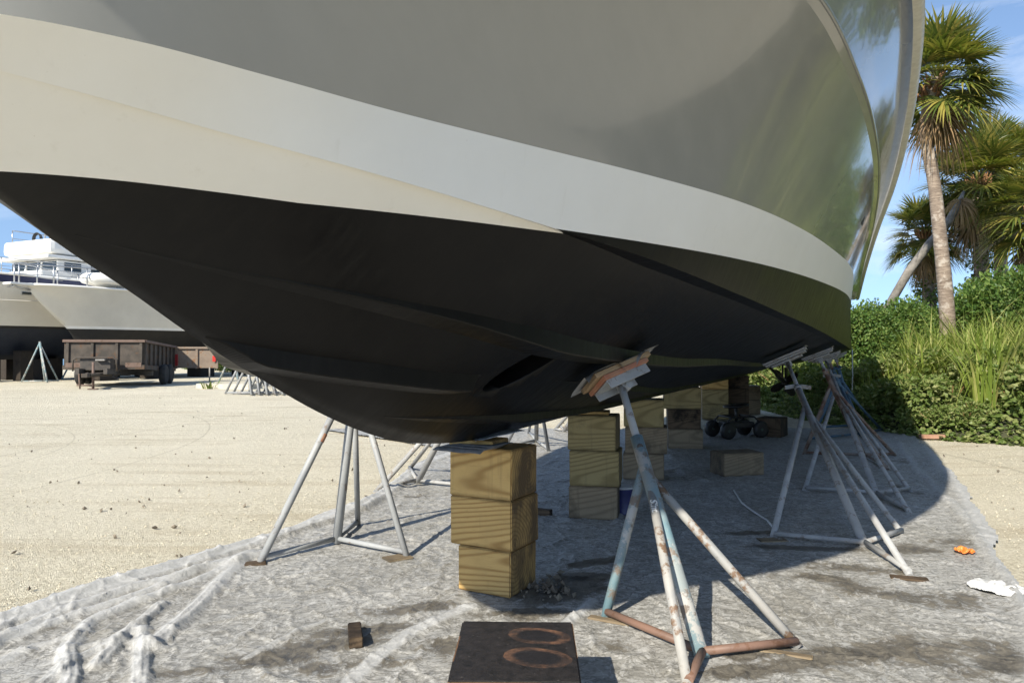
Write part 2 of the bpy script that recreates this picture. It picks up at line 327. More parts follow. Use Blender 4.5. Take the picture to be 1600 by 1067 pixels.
# ---------------------------------------------------------------- the ground
def make_ground():
    bm = NB(); ys = [-60, -20, -6, -1] + list(np.geomspace(1, 70, 70)) + [80, 95, 120]; xs = sorted(set([-140, -90, -60] + list(np.linspace(-45, 45, 91)) + [60, 90, 140]))
    g = []
    for y in ys:
        row = []
        for x in xs:
            z = .02 * noise.noise(Vector((x * .35, y * .35, 0))) - .012
            if y > 62: z -= (y - 62) * .03
            if y < 14 and -6 < x < 7.5: z = min(z, -.004)
            row.append(bm.verts.new((x, y, z)))
        g.append(row)
    for a, b in zip(g, g[1:]):
        for j in range(len(xs) - 1): bm.faces.new((a[j], a[j + 1], b[j + 1], b[j]))
    tag(obj('ground', bm, M_GRAVEL, smooth=True), 'pale crushed shell yard', None, None, 'structure')
    bm = NB(); S = 2500
    fs = [bm.verts.new(p) for p in ((-S, 55, -.55), (S, 55, -.55), (S, S, -.55), (-S, S, -.55))]; bm.faces.new(fs)
    t = MT('sea_water'); n = t.noise(t.coord(scale=(.2, .6, 1)), 2, 6)
    t.col((.05, .13, .17)).set(Roughness=.15).bump(n, .4, .3)
    tag(obj('water', bm, t.m), None, None, None, 'structure')
make_ground()
def stones(name, label, n, fn, mat, smin, smax, seed):
    r = random.Random(seed); bm = NB()
    ico = []
    for k in range(n):
        p = fn(r)
        if p is None: continue
        s = smin + (smax - smin) * r.random() ** 3
        rot = Euler((r.uniform(0, 3), r.uniform(0, 3), r.uniform(0, 6))).to_matrix()
        vs = [bm.verts.new(p + rot @ Vector((a * s * r.uniform(.6, 1.3), b * s * r.uniform(.6, 1.3), c_ * s * r.uniform(.35, .8))) + Vector((0, 0, s * .25)))
              for a, b, c_ in ((1, 0, 0), (-1, 0, 0), (0, 1, 0), (0, -1, 0), (0, 0, 1), (0, 0, -1))]
        for i, j, k2 in ((0, 2, 4), (2, 1, 4), (1, 3, 4), (3, 0, 4), (2, 0, 5), (1, 2, 5), (3, 1, 5), (0, 3, 5)): bm.faces.new((vs[i], vs[j], vs[k2]))
    tag(obj(name, bm, mat), label, None, None, 'stuff')

# ---------------------------------------------------------------- the plastic ground sheet with its folds
def poly2(pix): return [Vector(G(*p)).xy for p in pix]
EDGE_L = poly2([(-160, 1050), (0, 962), (120, 922), (250, 885), (380, 848), (480, 815), (560, 788), (615, 755), (640, 735), (668, 712), (690, 700)])
EDGE_R = poly2([(1425, 678), (1452, 700), (1500, 752), (1545, 820), (1590, 905), (1640, 1000), (1720, 1160)])
FOLDS = [  # pixel polyline, half width, height, clean
    ([(-160, 1062), (0, 978), (120, 936), (250, 897), (380, 856), (480, 823), (560, 797), (612, 765), (640, 742)], .075, .085, 1.),
    ([(-120, 1075), (0, 1003), (90, 962), (200, 925), (320, 893), (420, 868)], .035, .05, .9),
    ([(-60, 1050), (0, 1008), (120, 962), (220, 930), (330, 888), (390, 865)], .03, .035, .9),
    ([(100, 1120), (120, 1060), (108, 1018), (140, 972), (210, 942), (300, 912), (360, 886), (410, 868)], .032, .034, .9),
    ([(108, 1018), (180, 1000), (260, 1012)], .025, .02, .4),
    ([(240, 1010), (290, 962), (345, 908), (375, 882)], .038, .036, .9),
    ([(160, 1038), (200, 990), (250, 945)], .03, .035, .8),
    ([(232, 1075), (228, 1020), (224, 985)], .028, .03, .9),
    ([(60, 1090), (110, 1040), (170, 1010)], .03, .03, .6),
    ([(545, 1080), (600, 1030), (650, 992), (700, 968), (740, 950)], .03, .03, .8),
    ([(0, 1040), (60, 1012), (110, 1000)], .03, .03, .6),
    ([(926, 940), (900, 962), (870, 985)], .022, .03, .9),
    ([(390, 1030), (470, 985), (520, 972)], .015, .015, .5),
    ([(1462, 700), (1512, 760), (1556, 825), (1600, 905), (1650, 1000), (1720, 1130)], .12, .03, .85),
    ([(1400, 690), (1440, 740), (1500, 800), (1540, 870), (1585, 950), (1640, 1040)], .03, .025, .4),
    ([(1455, 770), (1500, 800), (1530, 850)], .025, .02, .4),
    ([(640, 735), (700, 712), (760, 700), (850, 690)], .06, .05, .8),
    ([(1030, 770), (990, 800), (940, 850)], .03, .02, .1), ([(1010, 745), (1060, 735), (1100, 752)], .04, .05, .0), ([(1000, 760), (970, 790), (960, 820)], .03, .03, .1),
    ([(1140, 770), (1165, 795), (1208, 828)], .02, .012, .2),
]
FP = [([Vector(G(*p)).xy for p in pl], w_, h_, c_) for pl, w_, h_, c_ in FOLDS]
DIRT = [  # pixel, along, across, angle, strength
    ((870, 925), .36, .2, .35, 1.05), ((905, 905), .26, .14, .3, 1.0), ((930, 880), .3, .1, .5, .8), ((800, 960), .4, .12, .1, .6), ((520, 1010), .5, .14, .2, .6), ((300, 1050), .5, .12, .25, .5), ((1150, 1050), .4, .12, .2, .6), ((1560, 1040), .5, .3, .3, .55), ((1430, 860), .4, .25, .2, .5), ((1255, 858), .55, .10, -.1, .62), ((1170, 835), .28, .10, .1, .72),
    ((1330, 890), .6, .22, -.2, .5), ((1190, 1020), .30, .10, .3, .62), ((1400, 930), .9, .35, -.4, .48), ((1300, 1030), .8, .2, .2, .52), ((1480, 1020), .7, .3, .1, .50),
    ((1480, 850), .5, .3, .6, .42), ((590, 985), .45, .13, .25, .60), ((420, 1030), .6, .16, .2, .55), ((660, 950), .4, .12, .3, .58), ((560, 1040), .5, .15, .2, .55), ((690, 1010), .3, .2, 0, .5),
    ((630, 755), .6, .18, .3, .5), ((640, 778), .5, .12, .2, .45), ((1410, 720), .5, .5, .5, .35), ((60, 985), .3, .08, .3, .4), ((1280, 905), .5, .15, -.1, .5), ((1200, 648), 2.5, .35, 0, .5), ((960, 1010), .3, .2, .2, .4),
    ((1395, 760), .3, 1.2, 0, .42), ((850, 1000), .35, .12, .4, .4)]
DP = [(Vector(G(*p)).xy, a, b, an, s) for p, a, b, an, s in DIRT]
def seg_arrays(pl):
    return [(np.array(a), np.array(b)) for a, b in zip(pl, pl[1:])]
def dist_poly(X, Y, pl):
    D = np.full(X.shape, 1e9)
    for a, b in seg_arrays(pl):
        ab = b - a; q = np.clip(((X - a[0]) * ab[0] + (Y - a[1]) * ab[1]) / (ab @ ab), 0, 1)
        D = np.minimum(D, np.hypot(X - a[0] - q * ab[0], Y - a[1] - q * ab[1]))
    return D
def xedge(pl, y):
    ys = [p[1] for p in pl]; xs = [p[0] for p in pl]
    o = np.argsort(ys); return np.interp(y, np.array(ys)[o], np.array(xs)[o])
def make_sheet():
    ys = np.geomspace(1.9, 13.2, 470); k = np.linspace(-1.02, .92, 560)
    Y, K = np.meshgrid(ys, k, indexing='ij'); X = Y * K
    nv = X.size
    def nf(fx, fy, sx, sy, oct_, off=0):
        return np.array([noise.fractal(Vector((x * sx + off, y * sy, off)), .9, 2.1, oct_) for x, y in zip(fx.ravel(), fy.ravel())]).reshape(X.shape)
    wx = nf(X, Y, 1.4, 1.4, 3, 3.); wy = nf(X, Y, 1.4, 1.4, 3, 11.)
    XX = X + .12 * wx; YY = Y + .12 * wy
    r1 = 1 - np.abs(nf(XX, YY, 3.2, 1.7, 2, 5.)); r2 = 1 - np.abs(nf(XX * .8 + YY * .6, YY * .8 - XX * .6, 5.5, 2.0, 2, 8.)); r3 = nf(X, Y, 14, 14, 4, 2.)
    lx0 = nf(X, Y, .8, .8, 2, 17.)
    Z = .011 * np.clip(r1, 0, 1) ** 26 + .010 * np.clip(r2, 0, 1) ** 30 + .005 * lx0 + .0016 * r3 + .006
    lx = np.array([noise.noise(Vector((x * .9, y * .9, 7.))) for x, y in zip(X.ravel(), Y.ravel())]).reshape(X.shape); ly = np.array([noise.noise(Vector((x * .9, y * .9, 31.))) for x, y in zip(X.ravel(), Y.ravel())]).reshape(X.shape)
    clean = np.zeros(X.shape)
    for pl, w_, h_, c_ in FP:
        d = dist_poly(X + .05 * lx, Y + .05 * ly, pl); w2 = w_ * 1.25; prof = np.exp(-(d / w2) ** 4) * (1 + .22 * np.cos(d / w2 * 7 + 5 * lx))
        cr = np.clip(.9 + .6 * ly, .4, 1.4)
        Z += .55 * h_ * prof * cr + .30 * h_ * np.exp(-((d - w_ * 1.5) / (w_ * .35)) ** 2) * np.clip(lx * 2.5, 0, 1)
        clean = np.maximum(clean, c_ * np.clip(1.35 * np.exp(-(d / (w_ * 1.15)) ** 4), 0, 1))
    dirt = np.zeros(X.shape)
    for p, a, b, an, s in DP:
        dx = X - p[0]; dy = Y - p[1]; ca, sa = math.cos(an), math.sin(an)
        q = ((dx * ca + dy * sa) / a) ** 2 + ((-dx * sa + dy * ca) / b) ** 2
        dirt = np.maximum(dirt, min(1.05, s + .10) * np.exp(-q ** .8))
    dirt *= (1 - .9 * clean)
    ledge = np.vectorize(lambda y: xedge(EDGE_L, y))(ys)[:, None] + .05 * wx; redge = np.vectorize(lambda y: xedge(EDGE_R, y))(ys)[:, None] + .07 * wx
    # beyond the last traced point the left border runs out over the yard
    far = (Y > 10); ledge = np.where(far, -.9 - (Y - 10) * .95, ledge)
    ok = (X > ledge) & (X < redge) & (Y < 12.6 + .35 * wx)
    edge_d = np.minimum(X - ledge, redge - X); Z = np.where(edge_d < .05, Z * np.clip(edge_d / .05, .0, 1) + .004, Z)
    idx = -np.ones(X.shape, int); faces = []
    okf = ok[:-1, :-1] & ok[1:, :-1] & ok[:-1, 1:] & ok[1:, 1:]
    I, J = np.nonzero(okf); used = np.zeros(X.shape, bool)
    for di, dj in ((0, 0), (0, 1), (1, 0), (1, 1)): used[I + di, J + dj] = True
    idx[used] = np.arange(used.sum())
    fv = np.stack([idx[I, J], idx[I, J + 1], idx[I + 1, J + 1], idx[I + 1, J]], 1)
    V = np.stack([X[used], Y[used], np.maximum(Z[used], .003) + .006], 1)
    me = bpy.data.meshes.new('plastic_sheet'); me.from_pydata(V.tolist(), [], fv.tolist())
    for nm, ar in (('dirt', dirt), ('clean', clean)):
        a = me.attributes.new(nm, 'FLOAT', 'POINT'); a.data.foreach_set('value', ar[used].astype(np.float32))
    me.polygons.foreach_set('use_smooth', [True] * len(me.polygons)); me.materials.append(M_SHEET); me.update()
    o = bpy.data.objects.new('plastic_sheet', me); C.objects.link(o)
    tag(o, 'wrinkled dusty plastic ground sheet spread under the big hull', 'plastic sheet')
make_sheet()
def gravel_pt(x0, x1, y0, y1):
    def f(r):
        y = y0 * (y1 / y0) ** r.random(); x = r.uniform(-.78, .75) * y
        l, rr = xedge(EDGE_L, y) if y < 10 else -.9 - (y - 10) * .95, xedge(EDGE_R, y)
        if l - .03 < x < rr + .03 and y < 12.7: return None
        return Vector((x, y, -.002))
    return f
stones('shell_stones', 'loose shell and stone crumbs over the yard', 30000, gravel_pt(0, 0, 3., 22.), M_STONE, .002, .009, 3)
stones('dark_clods', 'scattered dark clods on the pale yard', 900, gravel_pt(0, 0, 3.2, 22.), M_STONED, .004, .026, 5)

# ---------------------------------------------------------------- the motor yacht on its blocks
A = R(25.5); P0 = Vector((-.11, 4.3, 0)); S_END = 12.3
SDIR = Vector((math.sin(A), math.cos(A), 0)); TDIR = Vector((math.cos(A), -math.sin(A), 0))
def W(t_, s_, z_): return P0 + TDIR * t_ + SDIR * s_ + Vector((0, 0, z_))
zk = interp([(-4.62, 3.42), (-4.2, 2.92), (-3.7, 2.37), (-3.25, 2.03), (-2.73, 1.73), (-2.57, 1.63), (-2.38, 1.53), (-2.15, 1.40), (-1.87, 1.26), (-1.57, 1.12), (-1.28, 1.01), (-.99, .93), (-.65, .88), (-.24, .853), (.26, .855), (1.38, .87), (3.2, .885), (6.4, .90), (12.4, .97)])
tch = interp([(-3.2, 0), (-3.08, .18), (-2.87, .34), (-2.5, .52), (-2.0, .72), (-1.32, .94), (-.5, 1.15), (.5, 1.32), (2, 1.48), (4, 1.61), (8, 1.74), (12.4, 1.79)])
zch = interp([(-3.2, 1.995), (-2.91, 1.94), (-2.57, 1.90), (-2.07, 1.86), (-1.71, 1.83), (-1.33, 1.80), (-.75, 1.76), (-.07, 1.71), (1.31, 1.63), (3.2, 1.56), (6.25, 1.47), (12.5, 1.36)])
tbt = interp([(-3.27, 0), (-3.15, .24), (-2.98, .41), (-2.77, .53), (-2.49, .62), (-2.10, .73), (-1.6, .90), (-.93, 1.135), (-.01, 1.40), (.5, 1.50), (1.28, 1.61), (2.78, 1.75), (4, 1.83), (5.2, 1.87), (7, 1.87), (12.4, 1.76)])
zbt = lambda s: 2.105 + .03 * s
tkn = interp([(-3.98, 0), (-3.7, .36), (-3, .82), (-2, 1.33), (-1.2, 1.63), (-.64, 1.77), (.37, 1.91), (2, 2.03), (3.1, 2.06), (5, 2.05), (8, 1.96), (12.4, 1.84)])
zkn = interp([(-3.98, 2.66), (-2, 2.74), (0, 2.76), (3, 2.76), (6, 2.68), (12.4, 2.36)])
tsh = interp([(-4.62, 0), (-4.35, .4), (-4, .74), (-3.4, 1.14), (-2.1, 1.66), (-1, 1.98), (.4, 2.20), (2, 2.28), (3.5, 2.285), (4.9, 2.24), (6.6, 2.14), (9, 2.02), (12.4, 1.88)])
zsh = interp([(-4.62, 3.42), (-2, 3.36), (.4, 3.3), (3.5, 3.22), (4.9, 3.12), (6.6, 2.98), (9, 2.76), (12.4, 2.42)])
yacht = empty('motor_yacht', P0, 'huge grey motor yacht with white boot band and black bottom propped over the yard', 'yacht', rz=-A)
def section(s):
    """points (t, z) from keel to sheer, panel by panel"""
    k = (0., zk(s)); P = [k]
    def seg(a, b, n, bulge=0.):
        for i in range(1, n + 1):
            q = i / n; tt = a[0] + (b[0] - a[0]) * q; zz = a[1] + (b[1] - a[1]) * q
            w_ = 4 * q * (1 - q) * bulge; L_ = math.hypot(b[0] - a[0], b[1] - a[1]) + 1e-9
            dx, dz = (b[0] - a[0]) / L_, (b[1] - a[1]) / L_
            P.append((tt + dz * w_ * L_, zz - dx * w_ * L_))
    T1 = tch(s); c1 = (T1, zch(s)) if s > -3.19 else k
    w_ = .085 * min(1, max(0, (s + 3.1) / .4)) * min(1, max(.2, (s + 2.6) / 1.9)) if s > -3.1 else 0.
    ci = (max(c1[0] - w_, 0), c1[1] + w_ * (.30 - .42 * min(1, max(0, (s + 1.35) / .8))))
    if s <= -3.19: ci = k
    seg(k, ci, 14, .018); seg(ci, c1, 1)
    b = (tbt(s), zbt(s)) if s > -3.26 else k
    if s > -3.26 and s <= -3.19: b = (tbt(s), zbt(s))
    zp = 1.84 + .03 * s
    if c1[1] < zp < b[1]:
        q = (zp - c1[1]) / (b[1] - c1[1]); mp_ = (c1[0] + (b[0] - c1[0]) * q, zp)
    else: mp_ = (c1[0] + (b[0] - c1[0]) * 1e-6, c1[1] + (b[1] - c1[1]) * 1e-6)
    seg(c1, mp_, 3); seg(mp_, b, 3)
    n = (tkn(s), zkn(s)) if s > -3.97 else k
    fl = -.07 * max(0., min(1., (3.5 - s) / 5.))
    seg(b, n, 10, fl)
    h = (tsh(s), zsh(s))
    step = .042 * min(1, max(0, (s + 3.9) / 1.5))
    n2 = (n[0] + step, n[1] + .022) if s > -3.97 else k
    seg(n, n2, 1); seg(n2, h, 6, -.05)
    return P
SS = sorted(set([round(x, 4) for x in list(np.linspace(-4.62, -2.4, 75)) + list(np.linspace(-2.4, 3, 90)) + list(np.linspace(3, S_END, 50)) + [-3.265, -3.255, -3.195, -3.185, -3.975, -3.965]]))
NPTS = len(section(0.))
IB = 16     # index of chine outer
def hull_bm():
    bm = NB(); rows = {1: [], -1: []}
    for sg in (1, -1):
        for s in SS: rows[sg].append([bm.verts.new((sg * a, s, z)) for a, z in section(s)])
        for A_, B_ in zip(rows[sg], rows[sg][1:]):
            for j in range(NPTS - 1):
                q = (A_[j], A_[j + 1], B_[j + 1], B_[j]) if sg > 0 else (A_[j], B_[j], B_[j + 1], A_[j + 1])
                f = bm.faces.new(q); f.smooth = True; f.material_index = j
    a, b = rows[1][-1], rows[-1][-1]
    for j in range(NPTS - 1):
        f = bm.faces.new((a[j], a[j + 1], b[j + 1], b[j])); f.material_index = 200
    for A1, B1, A2, B2 in zip(rows[1], rows[1][1:], rows[-1], rows[-1][1:]):
        f = bm.faces.new((A1[-1], A2[-1], B2[-1], B1[-1])); f.material_index = 201
    bmesh.ops.remove_doubles(bm, verts=bm.verts, dist=1e-4)
    bmesh.ops.dissolve_degenerate(bm, edges=bm.edges, dist=1e-5)
    bmesh.ops.recalc_face_normals(bm, faces=bm.faces)
    # sharp creases at chine, knuckle
    for e in bm.edges:
        if len(e.link_faces) == 2:
            gr = lambda i: 0 if i <= 13 else 1 if i == 14 else 2 if i <= 30 else 3 if i == 31 else 4 if i < 200 else i
            if gr(e.link_faces[0].material_index) != gr(e.link_faces[1].material_index): e.smooth = False
    # the two painted lines
    for z0, nm, k_ in ((1.84, 0, -.03), (2.105, 1, -.03), (1.734, 2, .018)):
        n_ = Vector((0, k_, 1)).normalized()
        bmesh.ops.bisect_plane(bm, geom=bm.verts[:] + bm.edges[:] + bm.faces[:], plane_co=(0, 0, z0), plane_no=n_, dist=2e-4)
    return bm
def region(bm, test):
    b2 = bm.copy()
    bmesh.ops.delete(b2, geom=[f for f in b2.faces if not test(f)], context='FACES')
    for f in b2.faces: f.material_index = 0
    return b2
H = hull_bm()
def zz(f):
    c = f.calc_center_median(); return c.z - .03 * c.y
def below(f):
    c = f.calc_center_median(); return c.z < max(1.84 + .03 * c.y, 1.734 - .018 * c.y if c.y < -2.1 else 0)
is_deck = lambda f: f.material_index == 201
bb = region(H, lambda f: not is_deck(f) and below(f))
# close the bottom with an inner floor so that the thruster tunnel can be cut through it
for e in bb.edges:
    if e.is_boundary: e.smooth = False
bmesh.ops.holes_fill(bb, edges=[e for e in bb.edges if e.is_boundary], sides=0)
bot = obj('bottom', bb, M_BLACK, yacht)
obj('boot_band', region(H, lambda f: not is_deck(f) and not below(f) and zz(f) < 2.105), M_WHITE, yacht)
obj('topsides', region(H, lambda f: not is_deck(f) and zz(f) >= 2.105), M_GREY, yacht)
obj('deck', region(H, is_deck), M_WHITE, yacht)
H.free()
# smooth-by-angle is not needed: creases are marked; bow thruster tunnel cut by a real boolean
def on_hull(u, v):
    """where the sight line through that pixel first meets the bottom: returns t, s, z (boat frame)"""
    for y in np.arange(1.2, 16, .004):
        p = at(u, v, y); d = p - P0; t_, s_ = d.dot(TDIR), d.dot(SDIR)
        if s_ < -3.2 or t_ < 0: continue
        sec = section(s_)[:17]
        ts = [q[0] for q in sec]
        if t_ > ts[-1]: continue
        zb = np.interp(t_, ts, [q[1] for q in sec])
        if p.z >= zb: return t_, s_, float(zb)
    return None
def bottom_z(t_, s_):
    sec = section(s_)[:17]; return float(np.interp(t_, [q[0] for q in sec], [q[1] for q in sec]))
def bottom_n(t_, s_):
    e = .01; a = (bottom_z(t_ + e, s_) - bottom_z(t_ - e, s_)) / (2 * e); b = (bottom_z(t_, s_ + e) - bottom_z(t_, s_ - e)) / (2 * e)
    return Vector((a, b, -1)).normalized()      # outward, boat frame
TH1, TH2 = on_hull(752, 611), on_hull(886, 540)
cut = NB()
for sg in (1, -1):
    a_ = Vector((sg * TH1[0], TH1[1], TH1[2])); b_ = Vector((sg * TH2[0], TH2[1], TH2[2])); l_ = (b_ - a_) / 2; c_ = (a_ + b_) / 2
    wv_ = Vector((0, 1, 0)) - l_ * (l_.y / l_.length_squared); wv_ = wv_.normalized() * .105
    rows = []
    for off, k_ in ((.30, 1.06), (.02, 1.0), (-.03, .97), (-.10, .90), (-abs(c_.x) + .03 - .0, .62)):
        rows.append([cut.verts.new(c_ + (l_ * math.cos(q_) + wv_ * math.sin(q_)) * k_ + Vector((sg * off, 0, .02 * (off < 0)))) for q_ in np.linspace(0, 2 * math.pi, 49)[:-1]])
    for A1, A2 in zip(rows, rows[1:]):
        for j in range(48): cut.faces.new((A1[j], A1[(j + 1) % 48], A2[(j + 1) % 48], A2[j])).smooth = True
    cut.faces.new(rows[0]); cut.faces.new(rows[-1])
TH = (TH1, TH2)
bmesh.ops.recalc_face_normals(cut, faces=cut.faces)
co = obj('thruster_cut', cut, M_BLACK); co.parent = yacht
md = bot.modifiers.new('b', 'BOOLEAN'); md.operation = 'DIFFERENCE'; md.solver = 'EXACT'; md.object = co
bpy.context.view_layer.update()
dg = bpy.context.evaluated_depsgraph_get(); newme = bpy.data.meshes.new_from_object(bot.evaluated_get(dg))
bot.modifiers.clear(); bot.data = newme; bpy.data.objects.remove(co)
print('bottom faces', len(newme.polygons), 'thruster', TH)

# spray strakes: triangular battens that follow the bottom
def strake(fr_pts, width=.075, side=1):
    bm = NB(); rows = []
    g = interp(fr_pts); s0, s1 = fr_pts[0][0], fr_pts[-1][0]; n = 110
    for i in range(n + 1):
        s = s0 + (s1 - s0) * i / n; t_ = g(s)
        e = min(1, i / 14, (n - i) / 6) ; w_ = width * max(e, .02)
        z0 = bottom_z(t_, s); ti = max(t_ - w_, .001); zi = bottom_z(ti, s)
        lip = (t_ + .004 * e, zi + (z0 - zi) * (1 - .80 * e) - .003 * e)      # outer lip: nearly level underside
        rows.append([bm.verts.new((side * a, s, z)) for a, z in ((ti - .004, zi + .006), (ti, zi - .0015), (lip[0], lip[1] - .002), (lip[0] + .002, lip[1] + .004), (t_ + .004, z0 + .008))])
    for a, b in zip(rows, rows[1:]):
        for j in range(4):
            f = bm.faces.new((a[j], a[j + 1], b[j + 1], b[j]) if side > 0 else (a[j], b[j], b[j + 1], a[j + 1])); f.smooth = False
    bmesh.ops.recalc_face_normals(bm, faces=bm.faces)
    return bm
def trace(pix):
    out = []
    for p in pix:
        q = on_hull(*p)
        if q: out.append((q[1], q[0]))
    o = [out[0]]
    for a in out[1:]:
        if a[0] > o[-1][0] + .02: o.append(a)
    return o
TRA = trace([(112, 368), (200, 386), (300, 404), (420, 428), (520, 449), (700, 487), (860, 521), (1000, 549), (1100, 561)])
TRB = trace([(318, 529), (400, 540), (500, 554), (620, 570), (740, 584), (900, 597), (1000, 603), (1080, 601)])
TRC = trace([(497, 645), (600, 650), (700, 651), (800, 648), (880, 641), (940, 633)])
print('A', TRA); print('B', TRB); print('C', TRC)
def extend(T, pts):
    return T + [p for p in pts if p[0] > T[-1][0] + .5]
def fit(T):
    x = np.array(T); k_ = np.polyfit(x[:, 0], x[:, 1], 3); return [(q, float(np.polyval(k_, q))) for q in np.linspace(x[0, 0], x[-1, 0], 12)]
TRA, TRB, TRC = fit(TRA), fit(TRB), fit(TRC)
TRA = extend(TRA, [(5., TRA[-1][1] + .05), (8.5, TRA[-1][1] + .08), (S_END - .02, TRA[-1][1] + .08)])
TRB = extend(TRB, [(6., TRB[-1][1] + .02), (9, TRB[-1][1] + .03), (S_END - .3, TRB[-1][1] + .03)])
TRC = extend(TRC, [(5., TRC[-1][1] + .02), (8, TRC[-1][1] + .02)])
gB = interp(TRB); sb0, sb1 = on_hull(752, 586)[1], on_hull(862, 596)[1]
TRB1 = [p for p in TRB if p[0] < sb0 - .05] + [(sb0, gB(sb0))]; TRB2 = [(sb1, gB(sb1))] + [p for p in TRB if p[0] > sb1 + .05]
for T, wd in ((TRA, .115), (TRB1, .10), (TRB2, .10), (TRC, .085)):
    for sg in (1, -1): obj('strake', strake(T, wd, sg), M_BLACK, yacht)
# rub rail on the sheer
for sg in (1, -1):
    bm = NB()
    prof = [(-.01, -.075), (.028, -.07), (.05, -.045), (.05, .02), (.03, .05), (-.02, .055)]
    rows = [[bm.verts.new((sg * max(tsh(s) + a * (1 if s > -4.4 else .3), 0), s, zsh(s) + b)) for a, b in prof] for s in np.linspace(-4.60, S_END, 120)]
    for a, b in zip(rows, rows[1:]):
        for j in range(len(prof) - 1): bm.faces.new((a[j], a[j + 1], b[j + 1], b[j])).smooth = True
    bmesh.ops.recalc_face_normals(bm, faces=bm.faces)
    obj('rub_rail', bm, M_RAIL, yacht)
    bm = NB()
    tube(bm, [(sg * (tkn(s) + .038), s, zkn(s) + .026) for s in np.linspace(-3.9, S_END - .05, 120)], .011, 8)
    obj('knuckle_bead', bm, M_GREY, yacht)
# porthole-like hull vent far aft, propellers, shafts, rudders
for sg in (1, -1):
    bm = NB(); s0 = 3.9; tt = tbt(s0) + .135
    box(bm, (sg * tt, s0, 2.58), (.05, .5, .10), Euler((0, R(22) * sg, 0)).to_matrix(), .02); obj('hull_vent', bm, M_DARKGAP, yacht)
    bm = NB(); tube(bm, [(sg * .62, 8.6, bottom_z(.62, 8.6) + .02), (sg * .62, 11.12, .74)], .026, 12); obj('propeller_shaft', bm, M_BRONZE, yacht)
    bm = NB(); box(bm, (sg * .62, 10.8, .93), (.03, .10, .34), bev=.008); obj('shaft_strut', bm, M_BRONZE, yacht)
    bm = NB(); ctr = Vector((sg * .62, 11.15, .735))
    tube(bm, [ctr + Vector((0, -.08, .006)), ctr + Vector((0, .06, -.005)), ctr + Vector((0, .12, -.008))], [.05, .045, .012], 14)
    for b_ in range(4):
        a0 = b_ * math.pi / 2 + .6
        rows = []
        for q in np.linspace(.04, .30, 8):
            ch = .26 * math.sin(math.pi * min(1, (q + .03) / .36)) ** .7 * (1 if q < .29 else .5); pit = 1.05 - 1.5 * q
            rr = []
            for m_ in np.linspace(-.5, .5, 7):
                da = m_ * ch * math.cos(pit) / max(q, .06) * .75; dy = m_ * ch * math.sin(pit)
                rr.append(bm.verts.new(ctr + Vector((q * math.cos(a0 + da), dy, q * math.sin(a0 + da)))))
            rows.append(rr)
        for a, b in zip(rows, rows[1:]):
            for j in range(6): bm.faces.new((a[j], a[j + 1], b[j + 1], b[j])).smooth = True
    po = obj('propeller', bm, M_BRONZE, yacht); sm = po.modifiers.new('s', 'SOLIDIFY'); sm.thickness = .012
    bm = NB(); box(bm, (sg * .60, 11.72, .78), (.035, .34, .48), bev=.012); obj('rudder', bm, M_BRONZE, yacht)

# ---------------------------------------------------------------- keel blocks
KB = 'timber blocks stacked under the keel'
def block(c, size, rz, mat, label, group=KB, name='timber_block', cat='timber block', bev=.006, seed=0, jig=.004):
    bm = NB(); box(bm, (0, 0, size[2] / 2), size, bev=0)
    es = bm.edges[:]; bmesh.ops.subdivide_edges(bm, edges=es, cuts=5, use_grid_fill=True)
    r = random.Random(seed + 1)
    for v_ in bm.verts:
        n_ = noise.noise_vector(v_.co * 4 + Vector((seed * 3.1, 0, 0)));  v_.co += Vector((n_.x, n_.y, n_.z * .4)) * jig
    es = [e for e in bm.edges if len(e.link_faces) == 2 and e.calc_face_angle(0) > 1.2]
    bmesh.ops.bevel(bm, geom=es, offset=bev, segments=2, affect='EDGES')
    o = obj(name, bm, mat); o.location = c; o.rotation_euler = (0, 0, rz); return tag(o, label, cat, group)
def stack(corner, width, depth, rz, hs, mats, labels, offs=None, seed=0):
    """corner: right front lower corner on the ground (world)"""
    z = .012; c0 = Vector(corner); ex = Vector((math.cos(rz), math.sin(rz), 0)); ey = Vector((-ex.y, ex.x, 0)); out = []
    for i, h in enumerate(hs):
        ox, wd, dr = (offs[i] if offs else (0, width, 0))
        ctr = c0 - ex * (wd / 2 + ox) + ey * depth / 2; ctr.z = z
        out.append(block(ctr, (wd, depth, h - .002), rz + dr, mats[i], labels[i], seed=seed * 7 + i)); z += h
    return z
ex1 = R(-29)
z1 = stack(G(798, 937), .36, .31, ex1, (.250, .273, .278), (M_TIM, M_TIM, M_TIM),
      ('yellow pine block with two black drips, bottom of the nearest stack', 'pale pine block with a brown oval stain, middle of the nearest stack', 'pine block with bold cathedral grain, topmost big block of the nearest stack'),
      [(.004, .335, .01), (-.008, .40, -.012), (.0, .395, .014)], 1)
z2 = stack(G(964, 815), .38, .33, R(-14), (.262, .282, .278), (M_TIMO, M_TIMG, M_TIMG),
      ('grey weathered block at the foot of the second keel stack', 'greenish block with a dark streak, middle of the second keel stack', 'green tinged block with a chipped pink patch, atop the second keel stack'),
      [(0, .385, 0), (-.012, .395, .02), (.01, .38, -.015)], 2)
z3 = stack(G(1037, 752), .42, .36, R(-12), (.27, .275, .285), (M_TIMO, M_TIMO, M_TIMG),
      ('brown block on the sheet, lowest of the third keel stack', 'plain brown block in the middle of the third keel stack', 'grained block touching the keel on the third stack, behind the blue stand'),
      [(0, .42, 0), (-.03, .43, .02), (0.0, .41, 0)], 3)
z4 = stack(G(1098, 703), .44, .40, R(-10), (.27, .275, .29), (M_TIMO, M_TIMD, M_TIMG),
      ('pale brown block, lowest of the fourth keel stack left of the rolling seat', 'dark double timber block in the middle of the fourth keel stack', 'block reaching the keel on the fourth stack, left of the rolling seat'),
      [(0, .46, 0), (.03, .44, .02), (.02, .5, 0)], 4)
